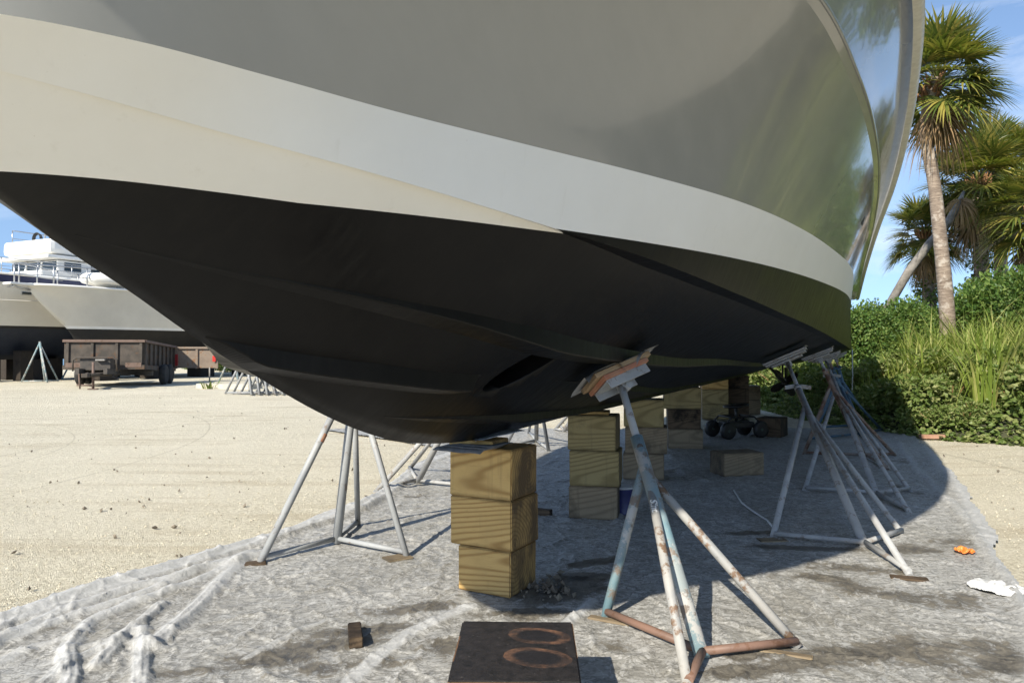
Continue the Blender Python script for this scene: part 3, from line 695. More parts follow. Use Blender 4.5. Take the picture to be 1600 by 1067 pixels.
z5 = stack(G(1138, 656), .5, .45, R(-8), (.29, .29, .26), (M_TIMG, M_TIMG, M_TIM),
      ('lowest block of the fifth keel stack, behind the rolling seat', 'middle block of the fifth keel stack, above the rolling seat', 'yellowish block under the keel atop the fifth stack'), None, 5)
z6 = stack(G(1170, 654), .40, .42, R(-8), (.29, .29, .26), (M_TIMD, M_TIMD, M_TIMD),
      ('dark lowest block of the narrow stack right of the rolling seat', 'dark middle block of the narrow stack right of the rolling seat', 'dark reddish block atop the narrow stack by the propellers'), None, 6)
z7 = stack(G(1188, 648), .30, .5, R(-8), (.3, .3), (M_TIMO, M_TIMO), ('pale lower block of the last stack, left of the propellers', 'pale upper block of the last stack, left of the propellers'), None, 7)
# packing between the blocks and the keel
def board(c, size, rz, mat, label, name='packing_board', cat='packing board', group='packing boards under the keel', tilt=0, seed=0):
    o = block(c, size, rz, mat, label, group, name, cat, bev=.004, seed=seed, jig=.003); o.rotation_euler = (tilt, 0, rz); return o
pc = W(-.02, -.18, z1); board((pc.x + .02, pc.y, z1), (.27, .22, .042), ex1 + .1, M_TIM, 'short pine wedge on top of the nearest stack', seed=31)
bm = NB()
for k in range(3):
    g = bmesh.ops.create_grid(bm, x_segments=10, y_segments=8, size=.5, matrix=Matrix.Translation((.0 + k * .02, .03 * k, .006 * k)) @ Matrix.Diagonal((.30 - .03 * k, .24, 1, 1)))
for v_ in bm.verts:
    n_ = noise.noise_vector(v_.co * 9); v_.co += Vector((n_.x * .02, n_.y * .02, n_.z * .01))
    if v_.co.y < -.1: v_.co.z -= .012
o = obj('roofing_felt', bm, mix_mat('grey_felt', (.10, .10, .105), (.17, .17, .17), 20, .9, .5), smooth=True); o.location = (pc.x - .03, pc.y - .12, z1 + .012); o.rotation_euler = (0, 0, ex1)
sm = o.modifiers.new('s', 'SOLIDIFY'); sm.thickness = .004
tag(o, 'ragged grey felt pieces lying on the nearest stack', 'felt')
bm = NB(); g = bmesh.ops.create_grid(bm, x_segments=12, y_segments=8, size=.5, matrix=Matrix.Diagonal((.34, .16, 1, 1)))
for v_ in bm.verts:
    n_ = noise.noise_vector(v_.co * 7); v_.co.z += n_.z * .012 + v_.co.x * .10
o = obj('plastic_scrap', bm, M_FILM, smooth=True); o.location = (pc.x + .10, pc.y + .05, z1 + .058); o.rotation_euler = (0, 0, R(35)); sm = o.modifiers.new('s', 'SOLIDIFY'); sm.thickness = .002
tag(o, 'grey plastic film slip pinched between wedge and keel', 'plastic film')
p2 = G(930, 812); board((p2.x, p2.y + .17, z2), (.27, .26, .024), R(-10), M_TIM, 'thin reddish board atop the second keel stack', seed=32)

# ---------------------------------------------------------------- boat stands
PR = {}
def jack_stand(label, main, feet, pad=None, apex_f=.72, mats=(M_STGREY, M_STGREY, M_STGREY), r=(.031, .021), collar=True, group='boat stands holding the hull', apex=None, pad_size=(.40, .24), pad_style=0, simple=False, joint=.86, tape=None):
    main = Vector(main); base = main.copy(); base.z = 0
    feet = [Vector(f) for f in feet]
    st = empty('boat_stand', base, label, 'boat stand', group)
    top = Vector(pad[0]) if pad else Vector(apex)
    ap = Vector(apex) if apex is not None else main.lerp(top, apex_f)
    L_ = lambda p: Vector(p) - base
    bm = NB(); tube(bm, [L_(main) + Vector((0, 0, .02)), L_(ap)], r[0], 14); obj('main_post', bm, mats[0], st)
    dirp = (ap - main)
    for i, f in enumerate(feet):
        bm = NB(); jf = main + dirp * (joint - .05 * i) ; tube(bm, [L_(f) + Vector((0, 0, .015)), L_(jf)], r[1] * (1 if i else 1.12), 12)
        obj('leg', bm, mats[1] if not isinstance(mats[1], (list, tuple)) else mats[1][i], st)
        bm = NB(); tube(bm, [L_(main) + Vector((0, 0, .05)), L_(f.lerp(main, .02)) + Vector((0, 0, .045))], r[1] * .85, 10); obj('base_bar', bm, mats[2], st)
        if tape and tape[0] == i:
            bm = NB(); q_ = L_(f).lerp(L_(jf), tape[1]); e_ = (L_(jf) - L_(f)).normalized(); tube(bm, [q_ - e_ * .03, q_ + e_ * .03], r[1] * 1.16, 12); obj('red_tape', bm, M_ORANGE, st)
        if not simple:
            bm = NB(); box(bm, L_(f) + Vector((0, 0, .008)), (.07, .07, .012), bev=.002); obj('foot_plate', bm, mats[1] if not isinstance(mats[1], (list, tuple)) else mats[1][i], st)
    if pad:
        bm = NB(); tube(bm, [L_(ap) - dirp.normalized() * .15, L_(top)], r[0] * .62, 14)
        obj('screw', bm, M_STGALV if mats[0] is not M_STNAVY else M_STBROWN, st)
        if collar:
            bm = NB(); dz = dirp.normalized(); q = dz.to_track_quat('Z', 'Y').to_matrix()
            tube(bm, [L_(ap) - dz * .03, L_(ap) + dz * .03], r[0] * 1.12, 14)
            for sgn in (-1, 1): box(bm, L_(ap) + dz * .035 + q @ Vector((sgn * .075, 0, 0)), (.10, .04, .012), q @ Euler((0, sgn * .35, 0)).to_matrix(), .003)
            obj('handle_nut', bm, mats[0], st)
        else:
            bm = NB(); dz = dirp.normalized(); tube(bm, [L_(ap) - dz * .05 + Vector((0, -.02, 0)), L_(ap) - dz * .05 + Vector((0, -r[0] * 1.25, 0))], .016, 14); obj('lock_hole', bm, M_DARKGAP, st)
        n_ = pad[1]; ax = pad[2]; ax = (ax - n_ * ax.dot(n_)).normalized(); ay = n_.cross(ax)
        rot = Matrix((ax, ay, n_)).transposed()
        c0 = L_(top); lw, ww = pad_size
        if pad_style == 0:
            bm = NB(); box(bm, c0 - n_ * -.030, (lw, ww, .030), rot, .006); pd = obj('pad_board', bm, M_PLY, st)
            bm = NB(); box(bm, c0 - n_ * -.000, (lw * .80, ww + .008, .026), rot, .004); obj('pad_stripe', bm, M_ORANGE, pd)
            bm = NB(); box(bm, c0 - n_ * .022, (lw * .74, ww * .80, .012), rot, .003)
            for sx in (-1, 1): box(bm, c0 - n_ * .035 + ay * sx * ww * .40, (lw * .72, .008, .06), rot, .002)
            for sx in (-1, 1): tube(bm, [c0 - n_ * .03 + ax * sx * lw * .2 - ay * (ww * .42), c0 - n_ * .03 + ax * sx * lw * .2 - ay * (ww * .45)], .012, 8)
            obj('pad_bracket', bm, M_STGALV, st)
        else:
            bm = NB(); box(bm, c0 + n_ * .030, (lw, ww, .022), rot, .004); box(bm, c0 + n_ * .006, (lw * .92, ww * .95, .020), rot, .004); pd = obj('pad_board', bm, M_STGREY, st)
            bm = NB(); box(bm, c0 - n_ * .02, (lw * .7, ww * .7, .02), rot, .003); obj('pad_bracket', bm, M_STGREY, st)
        bm = NB(); tube(bm, [c0 - n_ * .075 - ay * .05, c0 - n_ * .075 + ay * .05], .022, 10); box(bm, c0 - n_ * .045, (.07, .07, .07), rot, .006); obj('swivel', bm, M_STGALV, st)
        # plastic film caught between pad and hull
        bm = NB(); mt = Matrix.Translation(c0 + n_ * .054) @ rot.to_4x4() @ Matrix.Diagonal((lw * (1.28 if pad_style == 0 else 1.08), ww * (1.35 if pad_style == 0 else 1.1), 1, 1))
        bmesh.ops.create_grid(bm, x_segments=14, y_segments=10, size=.5, matrix=mt)
        for v_ in bm.verts:
            lx = (v_.co - c0).dot(ax) / lw; ly = (v_.co - c0).dot(ay) / ww
            dr = max(0, abs(lx) - .5) * .25 + max(0, abs(ly) - .48) * .5
            nn = noise.noise(v_.co * 11 + base); hang = (.09 if pad_style == 0 else 0) * max(0, -ly - .42) / .25 * max(0, math.sin(lx * 7 + .8)) 
            v_.co -= n_ * (dr * .10 + abs(nn) * .0035) + Vector((0, 0, hang)) 
        for f in bm.faces: f.smooth = True
        obj('pad_film', bm, M_PADCLOTH, st)
    return st
def hull_pad(u, v, drop=.10):
    t_, s_, z_ = on_hull(u, v); n_ = bottom_n(t_, s_)
    nw = TDIR * n_.x + SDIR * n_.y + Vector((0, 0, n_.z)); ax = TDIR - nw * TDIR.dot(nw)
    return (W(t_, s_, z_) + nw * drop, -nw, ax.normalized())
def side_pad(t_, s_, sg=1, drop=.10):
    n_ = bottom_n(t_, s_); nw = TDIR * n_.x * sg + SDIR * n_.y + Vector((0, 0, n_.z))
    return (W(sg * t_, s_, bottom_z(t_, s_)) + nw * drop, -nw, (TDIR - nw * TDIR.dot(nw)).normalized())
PAD0 = hull_pad(952, 566); PAD0 = (PAD0[0], PAD0[1], (PAD0[2] + SDIR * 1.2).normalized())
jack_stand('tall worn blue and rusty white boat stand with orange striped pad, nearest the camera', G(1096, 1032), [G(945, 966), G(1246, 1014), G(1074, 1078)], PAD0,
    pad_size=(.40, .21), mats=(M_STBLUE, (M_STBLUE, M_STRUST, M_STRUST), M_RUSTBAR), r=(.034, .022), collar=False, apex_f=.74)
ns = [o for o in C.objects if o.name == 'boat_stand'][0]
fo, jo = G(1074, 1078) + Vector((0, 0, .015)), None
mn = G(1096, 1032); tp_ = hull_pad(952, 566)[0]; ap_ = mn.lerp(tp_, .74); jo = mn + (ap_ - mn) * (.86 - .10)
best = min((abs(CAM_H + 0 - 0 + (VH - 792) / F * fo.lerp(jo, q).y - fo.lerp(jo, q).z), q) for q in np.linspace(0, 1, 400))[1]
pt = fo.lerp(jo, best); dx_ = (fo - jo).normalized(); dz_ = (cam.location - pt); dz_ = (dz_ - dx_ * dz_.dot(dx_)).normalized(); dy_ = dz_.cross(dx_)
cu = bpy.data.curves.new('scrawl', 'FONT'); cu.body = 'Sint'; cu.size = .05; cu.extrude = .001; cu.offset = .0012; cu.shear = .3; cu.align_x = 'CENTER'; cu.align_y = 'CENTER'
to = bpy.data.objects.new('scrawl', cu); C.objects.link(to); bpy.context.view_layer.update()
tm = bpy.data.meshes.new_from_object(to.evaluated_get(bpy.context.evaluated_depsgraph_get())); bpy.data.objects.remove(to)
for v_ in tm.vertices:      # wrap the strokes round the tube
    a_ = v_.co.y / .022; v_.co = pt - ns.location + dx_ * v_.co.x + dy_ * (.0228 + v_.co.z) * math.sin(a_) + dz_ * (.0228 + v_.co.z) * math.cos(a_)
wo = bpy.data.objects.new('painted_writing', tm); C.objects.link(wo); wo.parent = ns; tm.materials.clear(); tm.materials.append(mix_mat('white_marker', (.62, .62, .60), (.5, .5, .48), 30, .6, 0))
jack_stand('pale grey boat stand with wing nut, nearest on the right beside the wet patch', G(1350, 857), [G(1206, 842), G(1408, 836), G(1420, 903)], hull_pad(1222, 548), apex_f=.78, pad_size=(.46, .26), pad_style=1)
jack_stand('grey boat stand directly behind the wing nut stand on the right', G(1369, 777), [G(1256, 768), G(1421, 769), G(1419, 804)], hull_pad(1287, 552), apex_f=.80, pad_size=(.44, .26), pad_style=1)
jack_stand('brown rusty boat stand third in the right hand row', G(1350, 716), [G(1255, 712), G(1398, 714), G(1385, 735)], side_pad(1.42, 6.4), mats=(M_STBROWN, M_STBROWN, M_STBROWN), apex_f=.84, pad_style=1)
jack_stand('deep blue boat stand fourth in the right hand row', G(1345, 682), [G(1262, 690), G(1378, 674), G(1360, 700)], side_pad(1.46, 8.4), mats=(M_STNAVY, M_STNAVY, M_STNAVY), apex_f=.84, pad_style=1)
jack_stand('farthest deep blue boat stand of the right hand row, by the bushes', G(1335, 668), [G(1275, 672), G(1362, 664), G(1350, 682)], side_pad(1.52, 10.2), mats=(M_STNAVY, M_STNAVY, M_STNAVY), apex_f=.84, pad_style=1)
jack_stand('grey boat stand with a red mark on one leg, left of the nearest timber stack', G(527, 851), [G(408, 881), G(636, 872), G(560, 822)], side_pad(1.15, .35, -1), mats=(M_STGALV, M_STGALV, M_STGALV), apex_f=.93, pad_style=1, tape=(0, .62))
jack_stand('grey boat stand behind the red marked stand, on the left edge of the sheet', G(652, 757), [G(590, 768), G(738, 766), G(640, 735)], side_pad(1.15, 2.2, -1), mats=(M_STGREY, M_STGREY, M_STGREY), apex_f=.80, pad_style=1)
jack_stand('slim grey boat stand seen between the first two timber stacks', G(838, 693), [G(857, 706), G(790, 700), G(826, 678)], side_pad(1.5, 4.2, -1), mats=(M_STGALV, M_STGALV, M_STGALV), apex_f=.80, pad_style=1)
jack_stand('far grey boat stand just left of the second timber stack', G(880, 676), [G(866, 674), G(912, 672), G(874, 666)], side_pad(1.5, 7.2, -1), mats=(M_STGREY, M_STGREY, M_STGREY), apex_f=.80, pad_style=1)
# red tape mark on the left stand leg
# wooden and steel plates under feet
def plate(u, v, size, rz, mat, label, name='foot_board'):
    p = G(u, v); return board((p.x, p.y, .012), size, rz, mat, label, name, 'foot board', 'boards under stand feet', seed=int(u))
plate(622, 874, (.17, .12, .012), R(35), M_TIMO, 'thin board under the right foot of the red marked stand')
plate(400, 883, (.13, .09, .012), R(20), M_TIMD, 'dark scrap under the left foot of the red marked stand')
plate(1418, 906, (.20, .08, .010), R(-20), M_TIMD, 'rusty plate under the front foot of the wing nut stand')
plate(1205, 846, (.20, .10, .010), R(5), M_TIMO, 'grey board under the left foot of the wing nut stand')
plate(952, 972, (.22, .05, .010), R(-28), M_TIMO, 'thin lath under the left foot of the nearest stand')
plate(1225, 1024, (.22, .04, .010), R(-24), M_TIMO, 'thin lath by the right foot of the nearest stand')

# ---------------------------------------------------------------- loose things on the sheet
# charred slab in the foreground
def slab():
    b0, b1 = .28, 0
    t = MT('charred_slab'); v = t.coord(); n = t.noise(v, 22, 8, .75); n2 = t.noise(v, 70, 5, .7)
    c = t.mix(t.ramp(n, [(.35, 0.), (.7, 1.)]), (.008, .0075, .0075), (.032, .027, .026))
    c = t.mix(t.ramp(n2, [(.64, 0.), (.70, .6)]), c, (.20, .18, .16))
    sp = t.N.new('ShaderNodeSeparateXYZ'); t.L.new(t.tc.outputs['Object'], sp.inputs[0]); X, Y, Z = sp.outputs
    top = t.math('GREATER_THAN', Z, .262)
    wob = t.math('MULTIPLY', t.math('SUBTRACT', t.noise(v, 6, 6, .6), .5), 1.1)
    for cx, cy, an in ((.085, .12, -.22), (.075, -.075, -.26)):       # two scorched rings
        dx = t.math('SUBTRACT', X, cx); dy = t.math('SUBTRACT', Y, cy); ca, sa = math.cos(an), math.sin(an)
        a = t.math('ADD', t.math('MULTIPLY', dx, ca), t.math('MULTIPLY', dy, sa)); b = t.math('SUBTRACT', t.math('MULTIPLY', dy, ca), t.math('MULTIPLY', dx, sa))
        q = t.math('ADD', t.math('POWER', t.math('ABSOLUTE', t.math('DIVIDE', a, .118)), 2.), t.math('POWER', t.math('ABSOLUTE', t.math('DIVIDE', b, .078)), 2.))
        q = t.math('ADD', q, wob)
        ring = t.ramp(q, [(.34, 0.), (.58, 1.), (.98, 1.), (1.16, 0.)])
        m_ = t.math('MULTIPLY', t.math('MULTIPLY', ring, top), t.ramp(t.noise(v, 7, 6, .7), [(.44, .12), (.60, .9)]))
        c = t.mix(m_, c, (.17, .088, .052)); c = t.mix(t.math('MULTIPLY', t.ramp(q, [(.3, 1.), (.55, 0.)]), .6), c, (.012, .011, .013))
    c = t.mix(t.math('MULTIPLY', t.math('SUBTRACT', 1., top), t.ramp(n, [(.35, .5), (.6, 1.)])), c, (.20, .105, .05))
    t.col(c).set(Roughness=.6, Specular_IOR_Level=.4).bump(t.math('ADD', n, t.math('MULTIPLY', n2, .5)), .6, .006)
    p = (at(716, 968, 2.90) + at(906, 1062, 2.38)) / 2
    o = block((.015, 2.645, .012), (.435, .53, .268), R(-1.5), t.m, 'charred black timber block with two brown scorch rings, in front', 'loose timber blocks on the sheet', bev=.006, seed=77)
slab()
def loose(u0, u1, v, h, depth, rz, mat, label, seed, dx=0):
    p = G((u0 + u1) / 2, v); wd = (u1 - u0) / F * p.y
    return block((p.x + dx, p.y + depth / 2, .012), (wd, depth, h), rz, mat, label, 'loose timber blocks on the sheet', seed=seed)
loose(1122, 1192, 745, .245, .30, R(14), M_TIMO, 'grey brown timber block alone on the sheet under the hull', 51)
loose(1195, 1232, 684, .29, .42, R(-35), M_TIMD, 'dark timber block with a brown end, right of the rolling seat', 52)
p = G(551, 1012); o = board((p.x, p.y + .07, .014), (.062, .20, .05), R(14), M_TIMD, 'short dark wood offcut with grey side on the sheet', 'wood_offcut', 'wood offcut', 'wood offcuts on the sheet', seed=53)
p = G(846, 806); o = board((p.x, p.y, .014), (.17, .06, .05), R(-25), M_TIMD, 'small brown offcut behind the nearest timber stack', 'wood_offcut', 'wood offcut', 'wood offcuts on the sheet', seed=54)
p = G(1456, 686); o = board((p.x, p.y, .012), (.36, .09, .06), R(-6), mix_mat('brick_red_wood', (.30, .16, .10), (.38, .22, .15), 9, .8, .3), 'reddish board lying before the green bank', 'wood_offcut', 'wood offcut', 'wood offcuts on the sheet', seed=55)
# paint can
p = G(973, 803); can = empty('paint_can', (p.x, p.y, .012), 'dark blue paint can with a pale lid behind the nearest stand', 'paint can')
bm = NB(); lathe(bm, [(.085, 0), (.088, .004), (.086, .01), (.086, .19), (.088, .2), (.088, .206)], 28); obj('can_body', bm, mix_mat('can_blue', (.02, .025, .09), (.03, .03, .12), 8, .35, .05), can)
bm = NB(); lathe(bm, [(.09, .207), (.09, .222), (.07, .224), (.068, .216), (.001, .216)], 28); obj('lid', bm, mix_mat('can_lid', (.42, .42, .41), (.5, .5, .49), 8, .4, .05), can)
# crumpled cloth and orange scrap
def crumple(name, u, v, sx, sy, h, mat, label, cat, seed, rz=0):
    p = G(u, v); bm = NB(); bmesh.ops.create_grid(bm, x_segments=60, y_segments=44, size=.5)
    out = []
    for v_ in bm.verts:
        q = v_.co.copy(); ang = math.atan2(q.y, q.x); rr = math.hypot(q.x, q.y)
        lim = .40 + .10 * noise.noise(Vector((math.cos(ang) * 1.6, math.sin(ang) * 1.6, seed)))
        if rr > lim: out.append(v_)
        n_ = 1 - abs(noise.fractal(Vector((q.x * 2.6, q.y * 2.6, seed)), 1., 2, 3)); e = max(0, 1 - (rr / .5) ** 3)
        v_.co = Vector((q.x * sx, q.y * sy, h * (max(0, n_) ** 4 * e + .12)))
    bmesh.ops.delete(bm, geom=out, context='VERTS')
    o = obj(name, bm, mat, smooth=True); o.location = (p.x, p.y, .016); o.rotation_euler = (0, 0, rz)
    sm = o.modifiers.new('s', 'SOLIDIFY'); sm.thickness = .003; tag(o, label, cat)
crumple('cloth', 1552, 922, .36, .36, .03, mix_mat('white_cloth', (.62, .62, .61), (.52, .52, .51), 10, .9, .3, .004), 'crumpled white cloth on the right edge of the sheet', 'cloth', 4, .2)
crumple('rag', 1504, 866, .15, .14, .04, mix_mat('orange_plastic', (.80, .24, .05), (.70, .17, .03), 10, .5, .2), 'small bright orange scrap on the sheet', 'scrap', 9)
bm = NB(); pts = [G(1146, 770), G(1158, 790), G(1178, 805), G(1198, 818), G(1209, 832)]
tube(bm, [p_ + Vector((0, 0, .03)) for p_ in pts], .008, 8); tag(obj('cord', bm, M_FILM), 'thin pale cord trailing across the sheet towards the wing nut stand', 'cord')
# rubble at the nearest stack
bm = NB(); r_ = random.Random(12)
def rub(r):
    p = G(r.gauss(850, 22), r.gauss(922, 10)); p.z = .02; return p
stones('rubble', 'dark rubble and grit by the nearest timber stack', 60, rub, M_STONED, .008, .03, 21)
# hanging line
bm = NB(); a = W(1.80, S_END - .1, 1.36); tube(bm, [a + Vector((0, 0, .02)), a + Vector((.004, 0, -.5)), a + Vector((-.01, 0, -1.0)), a + Vector((0.02, 0, -1.33))], .011, 8)
tag(obj('rope', bm, mix_mat('rope_white', (.6, .6, .56), (.5, .5, .46), 60, .8, .3)), 'pale rope hanging straight down from the stern corner', 'rope')

# rolling work seat
def seat():
    p = G(1150, 684); st = empty('rolling_seat', (p.x, p.y, 0.012), 'low black four wheeled work seat in the shade under the hull', 'work seat', rz=R(20))
    MK = mix_mat('black_plastic', (.012, .012, .012), (.025, .025, .025), 8, .45, .1); MG = mix_mat('wheel_green_grey', (.04, .07, .055), (.06, .09, .07), 8, .5, .1)
    bm = NB(); lathe(bm, [(.001, .0), (.12, .0), (.19, .015), (.20, .035), (.16, .045), (.001, .04)], 28, Matrix.Translation((0, 0, .46)) @ Euler((0, R(-5), 0)).to_matrix().to_4x4() @ Matrix.Diagonal((1.1, .8, 1, 1))); obj('seat', bm, MK, st)
    bm = NB(); tube(bm, [(0, 0, .24), (0, 0, .46)], .022, 12); obj('seat_post', bm, MK, st)
    bm = NB()
    for sy in (-.17, .17): tube(bm, [(-.30, sy, .13), (-.27, sy, .27), (-.20, sy, .325), (.20, sy, .325), (.27, sy, .27), (.30, sy, .13)], .014, 10)
    for sx in (-.2, .2): tube(bm, [(sx, -.17, .325), (sx, .17, .325)], .014, 8)
    obj('frame', bm, MK, st)
    bm = NB(); box(bm, (0, 0, .20), (.46, .30, .09), bev=.02); obj('tray', bm, MK, st)
    for sx in (-.30, .30):
        for sy in (-.20, .20):
            bm = NB(); Mw = Matrix.Translation((sx, sy, .13)) @ Matrix.Rotation(math.pi / 2, 4, 'X')
            lathe(bm, [(.075, -.035), (.118, -.04), (.130, -.02), (.130, .02), (.118, .04), (.075, .035)], 28, Mw); wh = obj('wheel', bm, MK, st)
            bm = NB(); lathe(bm, [(.02, -.037), (.03, -.03), (.07, -.022), (.074, -.02), (.074, .02), (.03, .03), (.02, .037)], 20, Mw); obj('rim', bm, MG, wh)
seat()

# ---------------------------------------------------------------- boats across the yard
def other_boat(bow, label, L_, beam, z_sheer, z_wl, z_keel, m_hull, m_bot, m_line, m_stripe=None, stripe_h=.0, rake=1.6, knuckle=None):
    """bow: world point below the bow tip; local x = port, y = aft, as on the big yacht"""
    b = empty('yacht', (bow[0], bow[1], 0), label, 'yacht', 'yachts propped up across the yard', -A)
    zs = lambda y: z_sheer[0] + (z_sheer[1] - z_sheer[0]) * min(1, y / (L_ * .7)); y_wl = rake; y_k = rake * 1.5
    def hw(y, y0, full, p): return 0. if y <= y0 else full * min(1, ((y - y0) / (L_ * .48))) ** p if y < y0 + L_ * .48 else full
    def sec(y):
        zst = zs(0) + (z_wl - zs(0)) * min(1, (y / y_wl) ** .8) if y < y_wl else (z_wl + (z_keel - z_wl) * min(1, (y - y_wl) / (y_k - y_wl)))
        k = (0, zst); P = [k]
        wl = (hw(y, y_wl, beam * .46, .75), z_wl) if y > y_wl else k
        sh = (hw(y, 0, beam * .5, .55), zs(y))
        ml = (wl[0] * .45 + sh[0] * .55 - .10 * beam * .2 * max(0, 1 - y / (L_ * .4)), wl[1] * .45 + sh[1] * .55) if y > 0 else k
        zst2 = min(zst, z_wl)
        for a, c, n in ((k, wl, 5), (wl, ml, 5), (ml, sh, 5)):
            for i in range(1, n + 1): P.append((a[0] + (c[0] - a[0]) * i / n, a[1] + (c[1] - a[1]) * i / n))
        return P
    bm = NB(); Y = sorted(set(list(np.linspace(0, 2.6, 30)) + list(np.linspace(2.6, L_, 34)))); rows = {}
    for sg in (1, -1):
        rows[sg] = [[bm.verts.new((sg * x, y, z)) for x, z in sec(y)] for y in Y]
        for a, c in zip(rows[sg], rows[sg][1:]):
            for j in range(15):
                bm.faces.new((a[j], a[j + 1], c[j + 1], c[j])).smooth = True
    a, c = rows[1][-1], rows[-1][-1]
    for j in range(15): bm.faces.new((a[j], a[j + 1], c[j + 1], c[j]))
    for A1, B1, A2, B2 in zip(rows[1], rows[1][1:], rows[-1], rows[-1][1:]):
        f = bm.faces.new((A1[-1], A2[-1], B2[-1], B1[-1])); f.material_index = 5
    bmesh.ops.remove_doubles(bm, verts=bm.verts, dist=1e-4); bmesh.ops.dissolve_degenerate(bm, edges=bm.edges, dist=1e-5)
    bmesh.ops.recalc_face_normals(bm, faces=bm.faces)
    zl = [z_wl, z_wl + .12]
    for z0 in zl: bmesh.ops.bisect_plane(bm, geom=bm.verts[:] + bm.edges[:] + bm.faces[:], plane_co=(0, 0, z0), plane_no=(0, 0, 1), dist=1e-6)
    sl = (z_sheer[1] - z_sheer[0]) / (L_ * .7)
    if m_stripe: bmesh.ops.bisect_plane(bm, geom=bm.verts[:] + bm.edges[:] + bm.faces[:], plane_co=(0, 0, z_sheer[0] - stripe_h), plane_no=Vector((0, -sl, 1)), dist=1e-6)
    zc = lambda f: f.calc_center_median().z; st_ = lambda f: m_stripe and zc(f) - sl * f.calc_center_median().y > z_sheer[0] - stripe_h
    dk = lambda f: f.material_index == 5
    obj('bottom', region(bm, lambda f: zc(f) < z_wl), m_bot, b); obj('waterline_stripe', region(bm, lambda f: z_wl <= zc(f) < zl[1]), m_line, b)
    obj('hull', region(bm, lambda f: zc(f) >= zl[1] and not dk(f) and not st_(f)), m_hull, b); obj('deck', region(bm, dk), M_WHITE, b)
    if m_stripe: obj('sheer_stripe', region(bm, lambda f: zc(f) >= zl[1] and not dk(f) and st_(f)), m_stripe, b)
    for sg in (1, -1):
        b2 = NB(); tube(b2, [(sg * sec(y)[-1][0], y, zs(y) + .02) for y in np.linspace(0.0, L_, 50)], .05, 8); obj('toe_rail', b2, M_WHITE, b)
    bm.free(); b['_hw'] = 0; del b['_hw']
    return b, (lambda y: sec(y)[-1][0]), zs
M_GEL = mix_mat('gelcoat_cream', (.66, .63, .55), (.58, .55, .48), .7, .35, .03)
M_GELW = mix_mat('gelcoat_white', (.80, .79, .75), (.70, .69, .65), 1.2, .35, .03)
M_NAVY = mix_mat('navy_paint', (.012, .022, .075), (.02, .03, .09), 2, .4, .03)
M_NAVYB = mix_mat('navy_antifouling', (.008, .014, .03), (.014, .02, .035), 3, .7, .05)
M_BLK = mix_mat('black_antifouling_far', (.008, .008, .008), (.014, .013, .012), 3, .7, .05)
M_GLASS = mix_mat('tinted_glass', (.02, .03, .035), (.03, .04, .045), 2, .06, 0)
M_SCREEN = mix_mat('blue_grey_canvas', (.28, .36, .42), (.24, .31, .37), 3, .7, .1)
def rail(parent, name, ys, hw_, zf, h, sides=(1, -1), r=.018, inset=.12):
    bm = NB()
    for sg in sides:
        top = [(sg * max(hw_(y) - inset, .02), y, zf(y) + h) for y in ys]
        tube(bm, top, r, 6); tube(bm, [(p[0], p[1], p[2] - h * .5) for p in top], r * .6, 6)
        for p in top[::3]: tube(bm, [(p[0], p[1], p[2] - h), p], r, 6)
    obj(name, bm, M_STEEL, parent)
# white yacht with the navy stripe: bow out of the frame to the left
B1, hw1, zs1 = other_boat((-25.7, 27.4), 'cream yacht with navy sheer stripe and tall flybridge, at the left edge of the photo', 17, 5.0, (4.75, 4.5), 2.33, .95, M_GEL, M_NAVYB, M_BLK, M_NAVY, .34, 2.2)
for y in (6.0, 7.0):
    bm = NB(); box(bm, (hw1(y) * .985 + .015, y, 3.86), (.05, .48, .17), Euler((0, R(8), R(0))).to_matrix(), .03); pf = obj('porthole', bm, M_STEEL, B1)
    bm = NB(); box(bm, (hw1(y) * .985 + .035, y, 3.86), (.05, .38, .11), Euler((0, R(8), 0)).to_matrix(), .02); obj('pane', bm, M_GLASS, pf)
bm = NB(); tube(bm, [(hw1(y) * .96 + .03, y, 3.52) for y in np.linspace(2.8, 16, 30)], .03, 6); obj('hull_moulding', bm, M_GEL, B1)
bm = NB(); box(bm, (0, 11.0, 4.72), (3.9, 8.6, .5), bev=.08); obj('deck_house_base', bm, M_GELW, B1)
bm = NB(); box(bm, (0, 10.9, 5.22), (3.5, 6.6, .62), bev=.06); ch_ = obj('cabin', bm, M_GELW, B1)
for x0 in (-1.15, 0, 1.15):
    bm = NB(); box(bm, (x0, 7.59, 5.26), (1.0, .03, .42), bev=.01); obj('windscreen_pane', bm, M_GLASS, ch_)
for x0 in (-.575, .575):
    bm = NB(); box(bm, (x0, 7.57, 5.26), (.11, .05, .5), Euler((0, R(14), 0)).to_matrix(), .01); obj('window_post', bm, M_GELW, ch_)
for y0, y1 in ((7.9, 8.7), (9.2, 10.6), (10.8, 12.2), (12.4, 13.8)):
    for sg in (1, -1): bm = NB(); box(bm, (sg * 1.765, (y0 + y1) / 2, 5.24), (.03, y1 - y0, .38), bev=.01); obj('cabin_window', bm, M_GLASS, ch_)
bm = NB(); box(bm, (0, 10.7, 5.64), (3.9, 7.4, .16), bev=.06); obj('flybridge_deck', bm, M_GELW, B1)
bm = NB(); box(bm, (0, 10.3, 6.05), (3.6, 6.2, .70), Euler((R(-2), 0, 0)).to_matrix(), .22); obj('flybridge', bm, M_GELW, B1)
bm = NB(); box(bm, (0, 11.8, 6.65), (3.2, 3.8, .55), Euler((R(2), 0, 0)).to_matrix(), .08); obj('flybridge_enclosure', bm, M_SCREEN, B1)
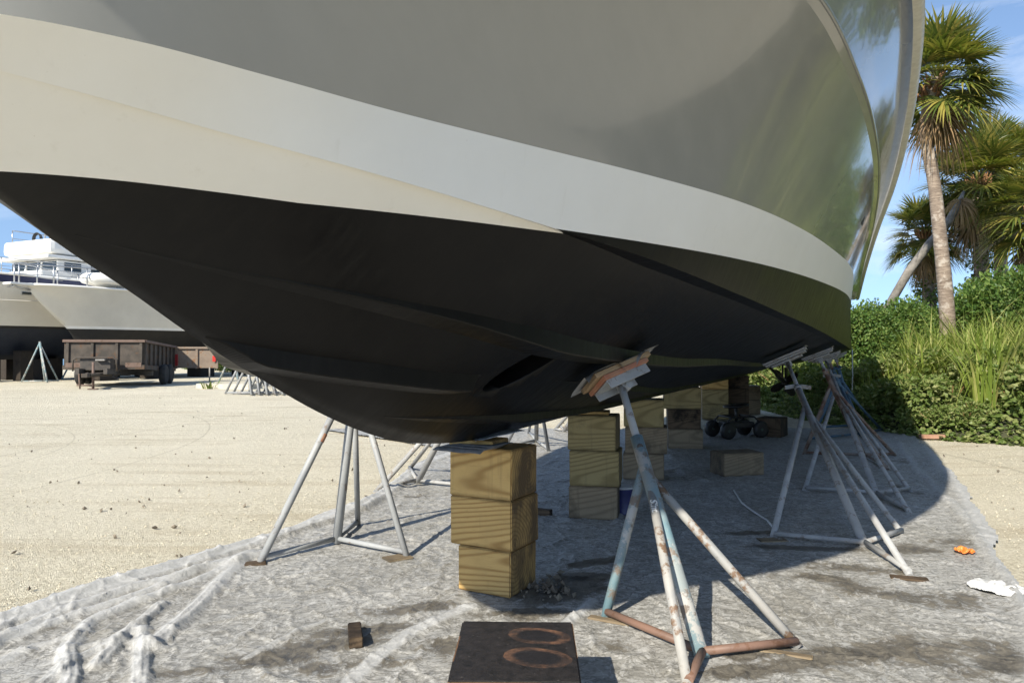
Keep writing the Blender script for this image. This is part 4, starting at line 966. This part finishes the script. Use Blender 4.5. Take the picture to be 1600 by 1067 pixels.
bm = NB(); tube(bm, [(1.2, 9.4, 6.35), (1.0, 9.5, 7.1), (-1.6, 9.5, 7.1), (-1.7, 9.4, 6.35)], .05, 8); tube(bm, [(-.6, 8.6, 6.35), (-.7, 8.9, 7.0), (-.9, 9.4, 7.1)], .06, 8); obj('radar_arch', bm, M_GELW, B1)
bm = NB(); lathe(bm, [(.30, 0), (.36, .06), (.36, .25), (.28, .42), (.1, .50), (.001, .51)], 24, Matrix.Translation((-.35, 9.4, 7.13))); obj('radar_dome', bm, M_GELW, B1)
for x_, h_ in ((-1.5, 9.6), (-1.0, 8.8)): bm = NB(); tube(bm, [(x_, 9.0, 6.3), (x_ + .1, 9.05, h_)], .028, 6); obj('antenna', bm, M_STEEL, B1)
rail(B1, 'flybridge_rail', list(np.linspace(7.6, 13, 16)), lambda y: 1.7, lambda y: 6.35, .75, r=.025, inset=.0)
bm = NB()
for r_ in (.0, .5, 1.): tube(bm, [(-1.0 + .3 * math.cos(a) + .05 * r_, 8.3 + .06 * r_, 6.75 + .3 * math.sin(a) * (1 - .2 * r_)) for a in np.linspace(0, 5.5, 16)], .03, 6)
obj('coiled_hose', bm, M_DARKGAP, B1)
bm = NB(); tube(bm, [(1.55, 8.5, 6.1), (1.8, 8.7, 6.25), (1.95, 8.9, 6.1), (2.0, 9.2, 5.8)], .05, 8); box(bm, (1.9, 8.8, 6.02), (.2, .25, .18), bev=.04); obj('spotlight', bm, M_DARKGAP, B1)
rail(B1, 'deck_rail', list(np.linspace(1, 12, 25)), hw1, zs1, .7)
# white yacht with the black bottom: bow towards the camera
B2, hw2, zs2 = other_boat((-20.35, 30.6), 'white yacht with a black bottom and sharp flared bow, behind the rusty trailer', 14.5, 4.6, (4.12, 4.0), 2.32, 1.05, M_GEL, M_BLK, M_GELW, None, 0, 1.75)
bm = NB(); box(bm, (0, -.15, 4.12), (.55, 1.3, .10), bev=.04); obj('bow_pulpit', bm, M_GELW, B2)
bm = NB(); tube(bm, [(0, -.75, 4.12), (0, -.35, 3.98), (0, .2, 3.92)], .045, 8); box(bm, (0, -.62, 4.02), (.34, .16, .06), Euler((R(30), 0, 0)).to_matrix(), .02); obj('anchor', bm, M_STEEL, B2)
rail(B2, 'bow_rail', list(np.linspace(-.4, 5.5, 16)), lambda y: max(hw2(max(y, 0.02)), .28), lambda y: zs2(max(y, 0)), .85, r=.03)
bm = NB(); box(bm, (0, 7.8, 4.5), (3.2, 5.5, 1.1), bev=.2); ca = obj('cabin', bm, M_GELW, B2)
for sg in (1, -1): bm = NB(); box(bm, (sg * 1.615, 7.8, 4.65), (.03, 4.2, .42), bev=.01); obj('cabin_window', bm, M_GLASS, ca)
td = empty('tender', B2.matrix_basis @ Vector((.75, 3.4, 4.18)), 'white rounded tender dinghy stowed on the foredeck of the black bottomed yacht', 'dinghy', rz=-A)
bm = NB()
for sg in (1, -1): tube(bm, [(0, -1.25, .42), (sg * .45, -1.05, .38), (sg * .66, -.4, .33), (sg * .68, .6, .32), (sg * .64, 1.35, .32)], [.2, .23, .24, .24, .2], 12)
obj('tubes', bm, M_GELW, td)
bm = NB(); lathe(bm, [(.001, 0), (.35, .05), (.6, .25), (.62, .34), (.001, .34)], 20, Matrix.Diagonal((1, 2, 1, 1))); obj('dinghy_hull', bm, M_GELW, td)
bm = NB(); box(bm, (0, .9, .62), (.5, .4, .5), bev=.1); obj('console', bm, M_GELW, td)
# what the two yachts stand on, and slim piles added to darken the gap
def far_block(x, y, w_, d_, h, lab): block((x, y, 0), (w_, d_, h), -A, M_TIMSHADE, lab, 'dark timber piles under the far yachts', 'timber_pile', 'timber pile', seed=int(x * 10) % 50)
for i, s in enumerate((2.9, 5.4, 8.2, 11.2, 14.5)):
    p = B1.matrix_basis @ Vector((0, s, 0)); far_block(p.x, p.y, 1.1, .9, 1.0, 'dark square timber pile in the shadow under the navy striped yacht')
for s_, t_ in ((3.6, 1.0), (4.6, -1.1), (6.6, .9), (7.2, -1.2), (9.6, 1.1), (12.6, 1.0)):  # extra piles, added only to darken the bright gap under this hull
    p = B1.matrix_basis @ Vector((t_, s_, 0)); far_block(p.x, p.y, .55, .55, 1.35, 'slim pile added to darken the gap beside the keel piles of the navy striped yacht')
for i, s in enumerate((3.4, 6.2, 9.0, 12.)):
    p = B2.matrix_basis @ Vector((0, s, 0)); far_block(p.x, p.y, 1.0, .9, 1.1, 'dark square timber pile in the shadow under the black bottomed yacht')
def far_stand(p, rz, lab, mats, h=1.35, grp='boat stands across the yard'):
    p = Vector(p); rot = Matrix.Rotation(rz, 3, 'Z'); f = [p + rot @ Vector(q) for q in ((-.75, .12, 0), (.55, .5, 0), (.5, -.45, 0))]
    return jack_stand(lab, p + rot @ Vector((.22, .02, 0)), f, apex=p + Vector((0, 0, h)), mats=mats, r=(.045, .032), group=grp, simple=True, joint=.97)
far_stand(at(62, 590, 31.5) * 1 - Vector((0, 0, at(62, 590, 31.5).z)), R(10), 'pale blue boat stand under the navy striped yacht', (M_STBLUE,) * 3, 1.75)
far_stand(Vector((-20.4, 34.5, 0)), R(60), 'dark boat stand behind the pale blue one, under the far yachts', (M_STNAVY,) * 3, 1.7)
far_stand(Vector((-10.75, 28.2, 0)), R(-10), 'blue grey boat stand standing alone right of the rusty trailer', (M_STBLUE,) * 3, 1.45)
far_stand(Vector((-9.0, 27.5, 0)), R(30), 'grey boat stand half hidden by the hull, beside the lone blue grey one', (M_STGREY,) * 3, 1.4)
for k in range(6):
    far_stand(Vector((-8.25 + k * .22, 22.6 + .05 * k, 0)), R(-12), 'galvanised boat stand nested in the row beyond the yard, tops hidden by the hull', (M_STGALV,) * 3, 1.35, 'nested boat stands beyond the yard')
# concrete slab and weed beside them
def slab2(c, s, rz, lab):
    M_ = mix_mat('pale_concrete', (.55, .51, .42), (.42, .39, .32), 3, .9, .4, .01); return block(c, s, rz, M_, lab, None, 'concrete_slab', 'concrete slab', .02, 91, .02)
slab2((-10.2, 26.4, -.03), (2.1, .9, .20), R(-12), 'low pale concrete slab lying before the lone blue grey stand')

# ---------------------------------------------------------------- rusty dump trailer
def trailer():
    M_R1 = paint_metal('trailer_brown_rust', (.05, .043, .036), (.08, .066, .054), (.09, .055, .035), .3, .8, 2.2); M_R2 = paint_metal('trailer_pink_rail', (.15, .105, .085), (.13, .09, .072), (.10, .065, .045), .3, .8, 4)
    M_DK = mix_mat('trailer_dark_steel', (.03, .027, .025), (.07, .06, .05), 5, .7, .2); M_TY = mix_mat('tyre_rubber', (.014, .014, .014), (.03, .03, .028), 10, .85, .2); M_RIM = mix_mat('rim_dirty', (.30, .29, .27), (.18, .17, .155), 6, .6, .1)
    p = Vector((-15.05, 27.0, 0)); tr = empty('dump_trailer', p, 'rusty brown tandem axle dump trailer with its gate swung open, before the white yachts', 'trailer', rz=R(12))
    T = Matrix.Translation((0, 0, .02)) @ Matrix.Rotation(R(-2.4), 4, 'X')
    def fin(bm): bm.transform(T); return bm
    def panel(bm, a, b, z0, z1, th, fl=0.):      # wall between two plan points with ribs
        a, b = Vector(a), Vector(b); d = (b - a).normalized(); n = Vector((d.y, -d.x)); L_ = (b - a).length
        M_ = Matrix((( d.x, n.x, 0, (a.x + b.x) / 2), (d.y, n.y, 0, (a.y + b.y) / 2), (0, 0, 1, (z0 + z1) / 2), (0, 0, 0, 1)))
        bmesh.ops.create_cube(bm, size=1, matrix=M_ @ Matrix.Diagonal((L_, th, z1 - z0, 1)))
        return M_, L_
    zb, zt = .72, 1.66
    for nm, a, b, ribs in (('front_wall', (-1.3, 0), (1.3, 0), 4), ('side_wall', (1.3, .03), (1.3, 4.6), 8), ('side_wall', (-1.3, 4.6), (-1.3, .03), 8)):
        bm = NB(); M_, L_ = panel(bm, a, b, zb, zt, .04)
        for i in range(ribs):
            x = -L_ / 2 + .06 + (L_ - .12) * i / (ribs - 1)
            bmesh.ops.create_cube(bm, size=1, matrix=M_ @ Matrix.Translation((x, .05, -.02)) @ Matrix.Diagonal((.09, .07, zt - zb - .04, 1)))
        bmesh.ops.create_cube(bm, size=1, matrix=M_ @ Matrix.Translation((0, .05, -.47)) @ Matrix.Diagonal((L_ + .16, .10, .16, 1)))
        w_ = obj(nm, fin(bm), M_R1, tr)
        bm = NB(); bmesh.ops.create_cube(bm, size=1, matrix=M_ @ Matrix.Translation((0, .04, .50)) @ Matrix.Diagonal((L_ + .16, .16, .09, 1))); obj('top_rail', fin(bm), M_R2, w_)
        if nm == 'front_wall':
            bm = NB(); box(bm, (1.0, -.09, .80), (.55, .05, .17), bev=.01); obj('bumper_plate', fin(bm), M_R2, w_); bm = NB(); box(bm, (-1.02, -.09, .80), (.52, .05, .17), bev=.01); obj('bumper_plate', fin(bm), M_R2, w_)
    bm = NB(); box(bm, (0, 2.3, .70), (2.56, 4.5, .06)); box(bm, (.45, 1.6, .55), (.12, 6.0, .2)); box(bm, (-.45, 1.6, .55), (.12, 6.0, .2)); obj('bed', fin(bm), M_DK, tr)
    bm = NB(); tube(bm, [(.5, 0, .52), (.06, -1.75, .50)], .075, 8); tube(bm, [(-.5, 0, .52), (-.06, -1.75, .50)], .075, 8); box(bm, (0, -1.85, .50), (.2, .4, .14), bev=.02); obj('tongue', bm, M_R1, tr)
    bm = NB(); box(bm, (-.05, -.55, .86), (1.0, .55, .42), bev=.02); obj('tool_box', bm, M_DK, tr)
    bm = NB(); tube(bm, [(-.75, -.9, .62), (-.75, -.9, 1.02), (-.62, -.9, 1.1), (.55, -.9, 1.1), (.68, -.9, 1.02), (.68, -.9, .62)], .03, 8); obj('guard_rail', bm, M_R1, tr)
    bm = NB(); box(bm, (.15, -.88, 1.02), (.3, .2, .06), bev=.01); obj('battery_tray', bm, M_RIM, tr)
    bm = NB(); tube(bm, [(.12, -1.55, .95), (.12, -1.55, .04)], .045, 10); tube(bm, [(-.35, -1.5, .55), (-.28, -1.6, .03)], .03, 8); box(bm, (.12, -1.55, .02), (.3, .22, .03), bev=.005); tube(bm, [(-.4, -1.55, .16), (.14, -1.55, .14)], .03, 8); obj('jack', bm, M_R2, tr)
    bm = NB(); tube(bm, [(.45, -.4, .6), (.55, -.9, .42), (.8, -1.1, .32)], .02, 6); obj('hose', bm, M_DK, tr)
    for sg in (1, -1):
        for y in (2.15, 3.0):
            bm = NB(); Mw = Matrix.Translation((sg * 1.52, y, .40)) @ Matrix.Rotation(math.pi / 2 * sg, 4, 'Y')
            lathe(bm, [(.2, -.11), (.33, -.12), (.395, -.08), (.40, .0), (.395, .08), (.33, .12), (.2, .11)], 28, Mw); wh = obj('wheel', bm, M_TY, tr)
            bm = NB(); lathe(bm, [(.03, .06), (.08, .07), (.10, .04), (.17, .05), (.20, .10), (.21, .10), (.21, -.09)], 22, Mw); obj('rim', bm, M_RIM, wh)
    bm = NB(); box(bm, (2.25, 4.75, 1.02), (1.75, .06, .85)); 
    for x in (1.42, 2.25, 3.08): box(bm, (x, 4.69, 1.02), (.09, .07, .9))
    box(bm, (2.25, 4.68, 1.48), (1.8, .09, .09)); g_ = obj('tailgate', bm, paint_metal('gate_dusty_rust', (.20, .155, .12), (.25, .20, .155), (.21, .12, .07), .35, .8, 3), tr)
    bm = NB(); box(bm, (2.98, 4.62, 1.0), (.13, .06, .26), bev=.01); obj('tail_light', bm, mix_mat('red_lens', (.55, .03, .02), (.45, .03, .02), 6, .3, 0), g_)
    bm = NB(); tube(bm, [(2.8, 4.6, .62), (2.8, 4.6, 0)], .03, 8); obj('gate_prop', bm, M_RIM, g_)
    bm = NB(); box(bm, (1.42, 4.62, .95), (.16, .06, .5), bev=.01); obj('marker_light', bm, mix_mat('red_lens_dark', (.30, .02, .02), (.25, .02, .02), 6, .3, 0), g_)
trailer()

# ---------------------------------------------------------------- the green bank
EDGE_B = [G(*p).xy for p in [(1120, 622), (1195, 640), (1240, 652), (1300, 662), (1390, 676), (1440, 684), (1500, 689), (1600, 696), (1760, 712), (1960, 740), (2250, 800), (2600, 900), (3200, 1080)]]
EDGE_B = [Vector(p) for p in EDGE_B]
cum = [0.]
for a, b in zip(EDGE_B, EDGE_B[1:]): cum.append(cum[-1] + (b - a).length)
def edge_pt(q):
    q = min(max(q, 0), cum[-1] - 1e-4); i = max(k for k in range(len(cum) - 1) if cum[k] <= q); a, b = EDGE_B[i], EDGE_B[i + 1]; return a.lerp(b, (q - cum[i]) / (cum[i + 1] - cum[i]))
def edge_n(q):
    d = (edge_pt(q + 1.0) - edge_pt(q - 1.0)).normalized(); return Vector((-d.y, d.x))
def bank_h(d): return 1.15 * (1 - math.exp(-max(d, 0) / 2.4))
def bank(q, d): p = edge_pt(q) + edge_n(q) * d; return Vector((p.x, p.y, bank_h(d) - .03))
bm = NB(); g = []
for q in np.linspace(0, cum[-1] - .1, 60):
    row = []
    for d in (-.15, .1, .4, .8, 1.3, 2, 3, 4.5, 6.5, 9, 13):
        p = bank(q, d); p.z += .08 * noise.noise(Vector((p.x, p.y, 0))) * (d > .3) - (.06 if d < 0 else 0); row.append(bm.verts.new(p))
    g.append(row)
for a, b in zip(g, g[1:]):
    for j in range(len(a) - 1): bm.faces.new((a[j], b[j], b[j + 1], a[j + 1]))
bmesh.ops.recalc_face_normals(bm, faces=bm.faces)
tag(obj('bank', bm, M_SOIL, smooth=True), None, None, None, 'structure')

def leaf(bm, p, d, n, L_, W_, fold=.25):
    """a pointed folded leaf: four faces"""
    s = d.cross(n).normalized(); m = p + d * L_ * .45; t = p + d * L_ - n * L_ * .15
    a = bm.verts.new(p); c = bm.verts.new(m - n * W_ * fold); e = bm.verts.new(t)
    l = bm.verts.new(m + s * W_ * .5); r = bm.verts.new(m - s * W_ * .5)
    bm.faces.new((a, l, c)); bm.faces.new((l, e, c)); bm.faces.new((a, c, r)); bm.faces.new((c, e, r))
def rv(r): 
    while True:
        v = Vector((r.uniform(-1, 1), r.uniform(-1, 1), r.uniform(-1, 1)))
        if .05 < v.length < 1: return v.normalized()
def leaf_mass(r, blobs, n, L_, W_, up=.5):
    bm = NB()
    tot = sum(b[1].x * b[1].y * b[1].z for b in blobs)
    for c, rad in blobs:
        for k in range(int(n * rad.x * rad.y * rad.z / tot)):
            u = rv(r); q = r.random() ** .35; p = c + Vector((u.x * rad.x, u.y * rad.y, u.z * rad.z)) * q * (1 + .22 * noise.noise(u * 3 + c))
            if p.z < .01: continue
            d = (u + rv(r) * .9 + Vector((0, 0, .1))).normalized(); nn = (Vector((0, 0, up)) + u * .6 + rv(r) * .6).normalized()
            nn = (nn - d * nn.dot(d)).normalized(); s = r.uniform(.6, 1.25); leaf(bm, p, d, nn, L_ * s, W_ * s)
    return bm
def blobs_for(r, k, R_, hgt):
    out = []
    for i in range(k):
        a = r.uniform(0, 6.28); q = R_ * math.sqrt(r.random()) * .75; z = hgt * r.uniform(.25, .8) * (1 - .4 * q / R_)
        s = r.uniform(.35, .6) * R_ * .8; out.append((Vector((q * math.cos(a), q * math.sin(a), z)), Vector((s, s, s * .75 * hgt / R_))))
    return out
HID = []
r = random.Random(5)
# low vines: one ground-hugging layer nobody could count, plus mounds
bm = NB()
for k in range(15000):
    q = r.uniform(0, cum[-1] * .62); d = -.05 + 3.4 * r.random() ** 1.3; p = bank(q, d); p.z += r.random() ** 2 * (.22 if d > .15 else .08) + .02
    u = rv(r); d_ = (Vector((u.x, u.y, abs(u.z) * .4))).normalized(); n_ = (Vector((-.3, -.5, 1)) + rv(r) * .7); n_ = (n_ - d_ * n_.dot(d_)).normalized(); s = r.uniform(.6, 1.3)
    leaf(bm, p, d_, n_, .085 * s, .075 * s)
tag(obj('ground_cover', bm, M_VINE), 'low leafy creeper covering the foot of the bank', None, None, 'stuff')
def plant(name, label, cat, group, parts):
    o = empty(name, (0, 0, 0), label, cat, group)
    for nm, bm_, m in parts: obj(nm, bm_, m, o)
    return o
def stems(r, n, h, spread, rad):
    bm = NB()
    for k in range(n):
        a = r.uniform(0, 6.28); q = spread * r.random(); tube(bm, [(0, 0, -.1), (q * .5 * math.cos(a), q * .5 * math.sin(a), h * .5), (q * math.cos(a), q * math.sin(a), h * r.uniform(.8, 1))], [rad, rad * .7, rad * .25], 5)
    return bm
VN = [plant('vine_mound', 'soft mound of small leaved creeper on the front of the green bank', 'vine', 'creeper mounds on the bank', [('foliage', leaf_mass(r, blobs_for(r, 7, .75, .62), 1500, .085, .07), M_VINE), ('stem', stems(r, 6, .4, .5, .012), M_BOOT)]) for _ in range(2)]
BS = [plant('bush', 'dense dark green bush at the back of the green bank', 'bush', 'bushes behind the tall grass', [('foliage', leaf_mass(r, blobs_for(r, 15, 1.5, 2.4), 9500, .12, .07), M_BUSH), ('stem', stems(r, 7, 1.5, 1.0, .03), M_BOOT)]) for _ in range(2)]
def grass_bm(r, n, h, bend, wid):
    bm = NB()
    for k in range(n):
        a = r.uniform(0, 6.28); q = .28 * math.sqrt(r.random()); b0 = Vector((q * math.cos(a), q * math.sin(a), 0)); out = Vector((math.cos(a + r.uniform(-.7, .7)), math.sin(a + r.uniform(-.7, .7)), 0))
        H_ = h * r.uniform(.55, 1.1); bd = bend * r.uniform(.3, 1.7) * H_; dr = max(0, r.gauss(.38, .35)) * H_; s = Vector((-out.y, out.x, 0)); w_ = wid * r.uniform(.6, 1.2); prev = None
        for i in range(8):
            f = i / 7; p = b0 + out * (bd * (.35 * f + .65 * f ** 3)) + Vector((0, 0, H_ * f * (1 - .12 * f) - dr * f ** 4)); ww = w_ * (1 - f ** 1.8) * (.6 + .7 * math.sin(math.pi * min(1, f + .25))) + .0012
            L1 = bm.verts.new(p + s * ww); R1 = bm.verts.new(p - s * ww + Vector((0, 0, .0)))
            if prev: bm.faces.new((prev[0], prev[1], R1, L1))
            prev = (L1, R1)
    return bm
GR = [plant('tall_grass', 'tall bright green cane grass clump on the bank', 'tall grass', 'cane grass clumps on the bank', [('blade_tuft', grass_bm(r, n_, h_, b_, w_), M_GRASS)]) for n_, h_, b_, w_ in ((64, 1.75, .42, .025), (58, 1.5, .62, .028), (48, 2.1, .36, .021))]
used = set()
def put(protos, k, loc, rz, s, label=None):
    pr = protos[k % len(protos)]
    if pr.name not in used:
        used.add(pr.name); pr.location = loc; pr.rotation_euler = (0, 0, rz); pr.scale = (s,) * 3 if not hasattr(s, '__len__') else s
        if label: pr['label'] = label
        return pr
    return dup(pr, loc, rz, s, label)
Q = cum[-1]
k = 0
for i in range(84):
    q = r.uniform(.2, Q * .60); d = r.uniform(.35, 3.0); s = r.uniform(.55, 1.45) * (.5 if d < .7 else 1); put(VN, i, bank(q, d) + Vector((0, 0, -.05)), r.uniform(0, 6.28), s)
for i in range(190):
    q = r.uniform(.5, Q * .72); d = 1.5 + 5.2 * r.random() ** 1.3 + .8 * math.sin(q * 1.7)
    if q < 6: d += 1.2
    put(GR, i, bank(q, d) + Vector((0, 0, -.05)), r.uniform(0, 6.28), r.uniform(.5, .95))
for i, (u_, y_, v_) in enumerate(((1352, 17.5, 465), (1385, 18.5, 452), (1420, 19, 462), (1455, 20.5, 455), (1500, 20, 440), (1535, 21, 425), (1572, 20, 415), (1610, 19, 395), (1330, 20, 470), (1300, 18, 500), (1640, 18, 400))):
    p = at(u_, 548, y_); tp_ = CAM_H + (548 - v_) / 1142 * y_; b0 = .85; put(BS, i, Vector((p.x, p.y, b0)), i * 1.9, ((tp_ - b0) / 2.55 * r.uniform(.75, 1.1),) * 2 + ((tp_ - b0) / 2.45,))
for i in range(44):
    q = r.uniform(-2, Q * .8); d = r.uniform(6.6, 13); put(BS, i, bank(q, d) + Vector((0, 0, -.35)), r.uniform(0, 6.28), r.uniform(.65, .95) * (1 + .05 * (d - 6.6)))
# bushes far off behind the trailer and along the shore
for i, (x, y, s) in enumerate(((-17.5, 47, .95), (-15.2, 49, 1.0), (-13.6, 46, .8), (-20., 50, 1.1), (-11.5, 52, 1.2), (-9., 50, 1.0), (-6.5, 53, 1.2), (-23, 54, 1.1), (-3.5, 52, 1.1), (-.5, 54, 1.2), (2.5, 52, 1.2))):
    put(BS, i, Vector((x, y, -.1)), r.uniform(0, 6), s, 'dark shore bush far behind the trailer and the propped yachts')
for o in list(C.objects):
    if o.get('label') == 'dark shore bush far behind the trailer and the propped yachts': o['group'] = 'shore bushes far behind the yard'
p = G(331, 607); wd_ = plant('weed', 'small green weed growing by the concrete slab', 'weed', None, [('blade_tuft', grass_bm(r, 26, .5, .8, .02), M_VINE)]); wd_.location = (p.x, p.y, 0)

# ---------------------------------------------------------------- palms
def fan(bm, r, org, d, size, droop=.35, nseg=40, pet=1.0):
    d = d.normalized(); s = d.cross(Vector((0, 0, 1)))
    s = s.normalized() if s.length > .05 else Vector((1, 0, 0)); n = s.cross(d).normalized()
    # petiole
    h = org + d * pet * size - Vector((0, 0, .10 * pet * size)); mid = org.lerp(h, .5) + Vector((0, 0, .04 * size))
    tube(bm, [org, mid, h], [.022, .016, .012], 4, caps=False)
    d2 = (d - Vector((0, 0, .25))).normalized(); n = s.cross(d2).normalized()
    for i in range(nseg):
        a = -2.35 + 4.7 * i / (nseg - 1) + r.uniform(-.04, .04); L_ = size * (.78 + .22 * math.cos(a * .6)) * r.uniform(.88, 1.06)
        e = (d2 * math.cos(a) + s * math.sin(a) + n * (.22 * abs(math.sin(a)) + .06 * (-1) ** i)).normalized(); t_ = e.cross(n).normalized(); prev = None; base = h + e * .03 - d2 * 0.12 * size * (1 - abs(a) / 2.4)
        for j in range(5):
            f = j / 4; p = base + e * L_ * f - Vector((0, 0, 1)) * droop * L_ * f ** 2.6; w_ = size * (.014 + .021 * math.sin(math.pi * min(1, f * .85 + .12))) * (1 - f ** 3) + .001
            A_ = bm.verts.new(p + t_ * w_); B_ = bm.verts.new(p - t_ * w_)
            if prev: bm.faces.new((prev[0], prev[1], B_, A_))
            prev = (A_, B_)
def palm(base, pts, rad, crown_size, label, nleaf=36, ndead=12, seed=0, boots=True, vines=False):
    r = random.Random(seed); o = empty('palm_tree', base, label, 'palm tree')
    P = [Vector(p) - Vector(base) for p in pts]; bm = NB(); n = 40; path = []; rr = []
    for i in range(n + 1):
        f = i / n * (len(P) - 1); a = min(int(f), len(P) - 2); q = f - a
        p0, p1, p2, p3 = P[max(a - 1, 0)], P[a], P[a + 1], P[min(a + 2, len(P) - 1)]
        p = .5 * ((2 * p1) + (p2 - p0) * q + (2 * p0 - 5 * p1 + 4 * p2 - p3) * q * q + (3 * p1 - p0 - 3 * p2 + p3) * q ** 3)
        path.append(p); rr.append(rad * (1.12 - .25 * min(1, i / n * 2)) * (1 + .05 * noise.noise(p * 2.5)) * (1.0 + .02 * (i % 2)))
    tube(bm, path, rr, 14); tk = obj('trunk', bm, M_BARK, o)
    top = path[-1]; ax = (path[-1] - path[-3]).normalized()
    if boots:
        bm = NB()
        for k in range(46):
            f = 1 - .15 * r.random(); p = path[int(f * n)]; a = r.uniform(0, 6.28); u = Vector((math.cos(a), math.sin(a), 0)); tube(bm, [p + u * rad * .8, p + u * rad * 1.35 + Vector((0, 0, .16)), p + u * rad * 1.6 + Vector((0, 0, .30))], [.05, .035, .012], 5)
        obj('leaf_boots', bm, M_BOOT, tk)
    bm = NB()
    for k in range(nleaf):
        a = k * 2.399 + r.uniform(-.3, .3); el = R(80 - 118 * (k / nleaf) ** .85) + r.uniform(-.12, .12); d = Vector((math.cos(a) * math.cos(el), math.sin(a) * math.cos(el), math.sin(el)))
        fan(bm, r, top + ax * .1 - Vector((0, 0, .35 * k / nleaf)), d, crown_size * .80 * r.uniform(.85, 1.12), .08 + .26 * (k / nleaf) * r.uniform(.5, 1.5), pet=1.05)
    obj('crown', bm, M_PALM, o)
    if ndead:
        bm = NB()
        for k in range(ndead):
            a = k * 2.399 + r.uniform(-.4, .4); el = R(r.uniform(-82, -52)); d = Vector((math.cos(a) * math.cos(el), math.sin(a) * math.cos(el), math.sin(el)))
            fan(bm, r, top - Vector((0, 0, .35 + .25 * r.random())), d, crown_size * r.uniform(.5, .72), .9, 26, .8)
        obj('dead_fronds', bm, M_DEAD, o)
    if vines:
        b2 = leaf_mass(r, [(path[int(n * f)] , Vector((rad * 2.0, rad * 2.0, .5))) for f in np.linspace(.02, .7, 9)], 1500, .13, .09); obj('climbing_vine', b2, M_BUSH, tk)
    return o
D = 19.
palm(at(1482, 540, D), [at(1482, 540, D), at(1479, 470, D), at(1471, 380, D + .1), at(1462, 290, D + .2), at(1450, 215, D + .3), at(1453, 165, D + .3), at(1466, 122, D + .3)], .175, 1.25, 'tallest palm with a long bare curved trunk and shaggy crown, on the bank', 46, 12, 3)
D = 25.
palm(at(1453, 520, D), [at(1453, 520, D), at(1452, 460, D), at(1449, 400, D), at(1447, 365, D)], .22, 1.02, 'small round crowned palm left of the tall bare trunk', 40, 16, 4, vines=True)
D = 24.
palm(at(1538, 520, D), [at(1538, 520, D), at(1535, 430, D), at(1532, 330, D), at(1530, 285, D)], .24, 1.35, 'shaggy palm right of the tall trunk with dead skirt and climbing vine', 42, 18, 5, vines=True)
palm(at(1566, 520, D + 1.5), [at(1566, 520, D + 1.5), at(1565, 420, D + 1.5), at(1562, 330, D + 1.5), at(1560, 262, D + 1.5)], .22, 1.45, 'highest of the palms bunched at the right edge, with brown hanging fronds', 40, 20, 6)
palm(at(1618, 520, 21), [at(1618, 520, 21), at(1620, 420, 21), at(1622, 330, 21)], .2, 1.25, 'palm half out of the right edge of the photo', 40, 14, 8)
palm(at(1640, 520, 27), [at(1640, 520, 27), at(1640, 400, 27), at(1640, 265, 27)], .2, 1.5, 'farthest palm behind the one at the right edge', 36, 12, 9)
# the dead leaning trunk
o = empty('dead_palm_trunk', at(1390, 490, 22), 'bare grey dead palm trunk leaning to the right behind the tall palm', 'dead tree'); o0 = at(1390, 490, 22)
bm = NB(); tp = [at(1385, 485, 22), at(1420, 425, 22), at(1452, 382, 22), at(1484, 345, 22), at(1500, 318, 22), at(1508, 298, 22)]
tube(bm, [p - o0 for p in tp], [.125, .125, .12, .115, .10, .03], 12); obj('trunk', bm, mix_mat('grey_dead_bark', (.11, .10, .085), (.24, .22, .195), 5, .9, .6, .02), o)
bm = NB()
for k in range(9): fan(bm, r, at(1503, 305, 22) - o0, Vector((r.uniform(-.3, .3), r.uniform(-.3, .3), -1)), .55, .9, 14, .4)
obj('dead_fronds', bm, M_DEAD, o)
# trees along the bank, mirrored in the glossy topsides
TRF = plant('broad_tree', 'broad leafy tree on the bank beyond the right edge of the photo', 'tree', 'trees beyond the right edge', [('crown', leaf_mass(r, [(b_[0] + Vector((0, 0, 1.9)), b_[1]) for b_ in blobs_for(r, 22, 2.6, 4.4)], 15000, .24, .13), M_BUSH), ('trunk', stems(r, 6, 4.5, 1.6, .14), M_BARK)])
for i, (q, d, s) in enumerate(((Q * .66, 9, 1.35), (Q * .71, 7, 1.2), (Q * .76, 9, 1.6), (Q * .81, 7.5, 1.35), (Q * .87, 8, 1.5), (Q * .93, 9, 1.3), (Q * .99, 8, 1.5))):
    put([TRF], 0, bank(q, d) + Vector((0, 0, -.2)), i * 1.3, s)
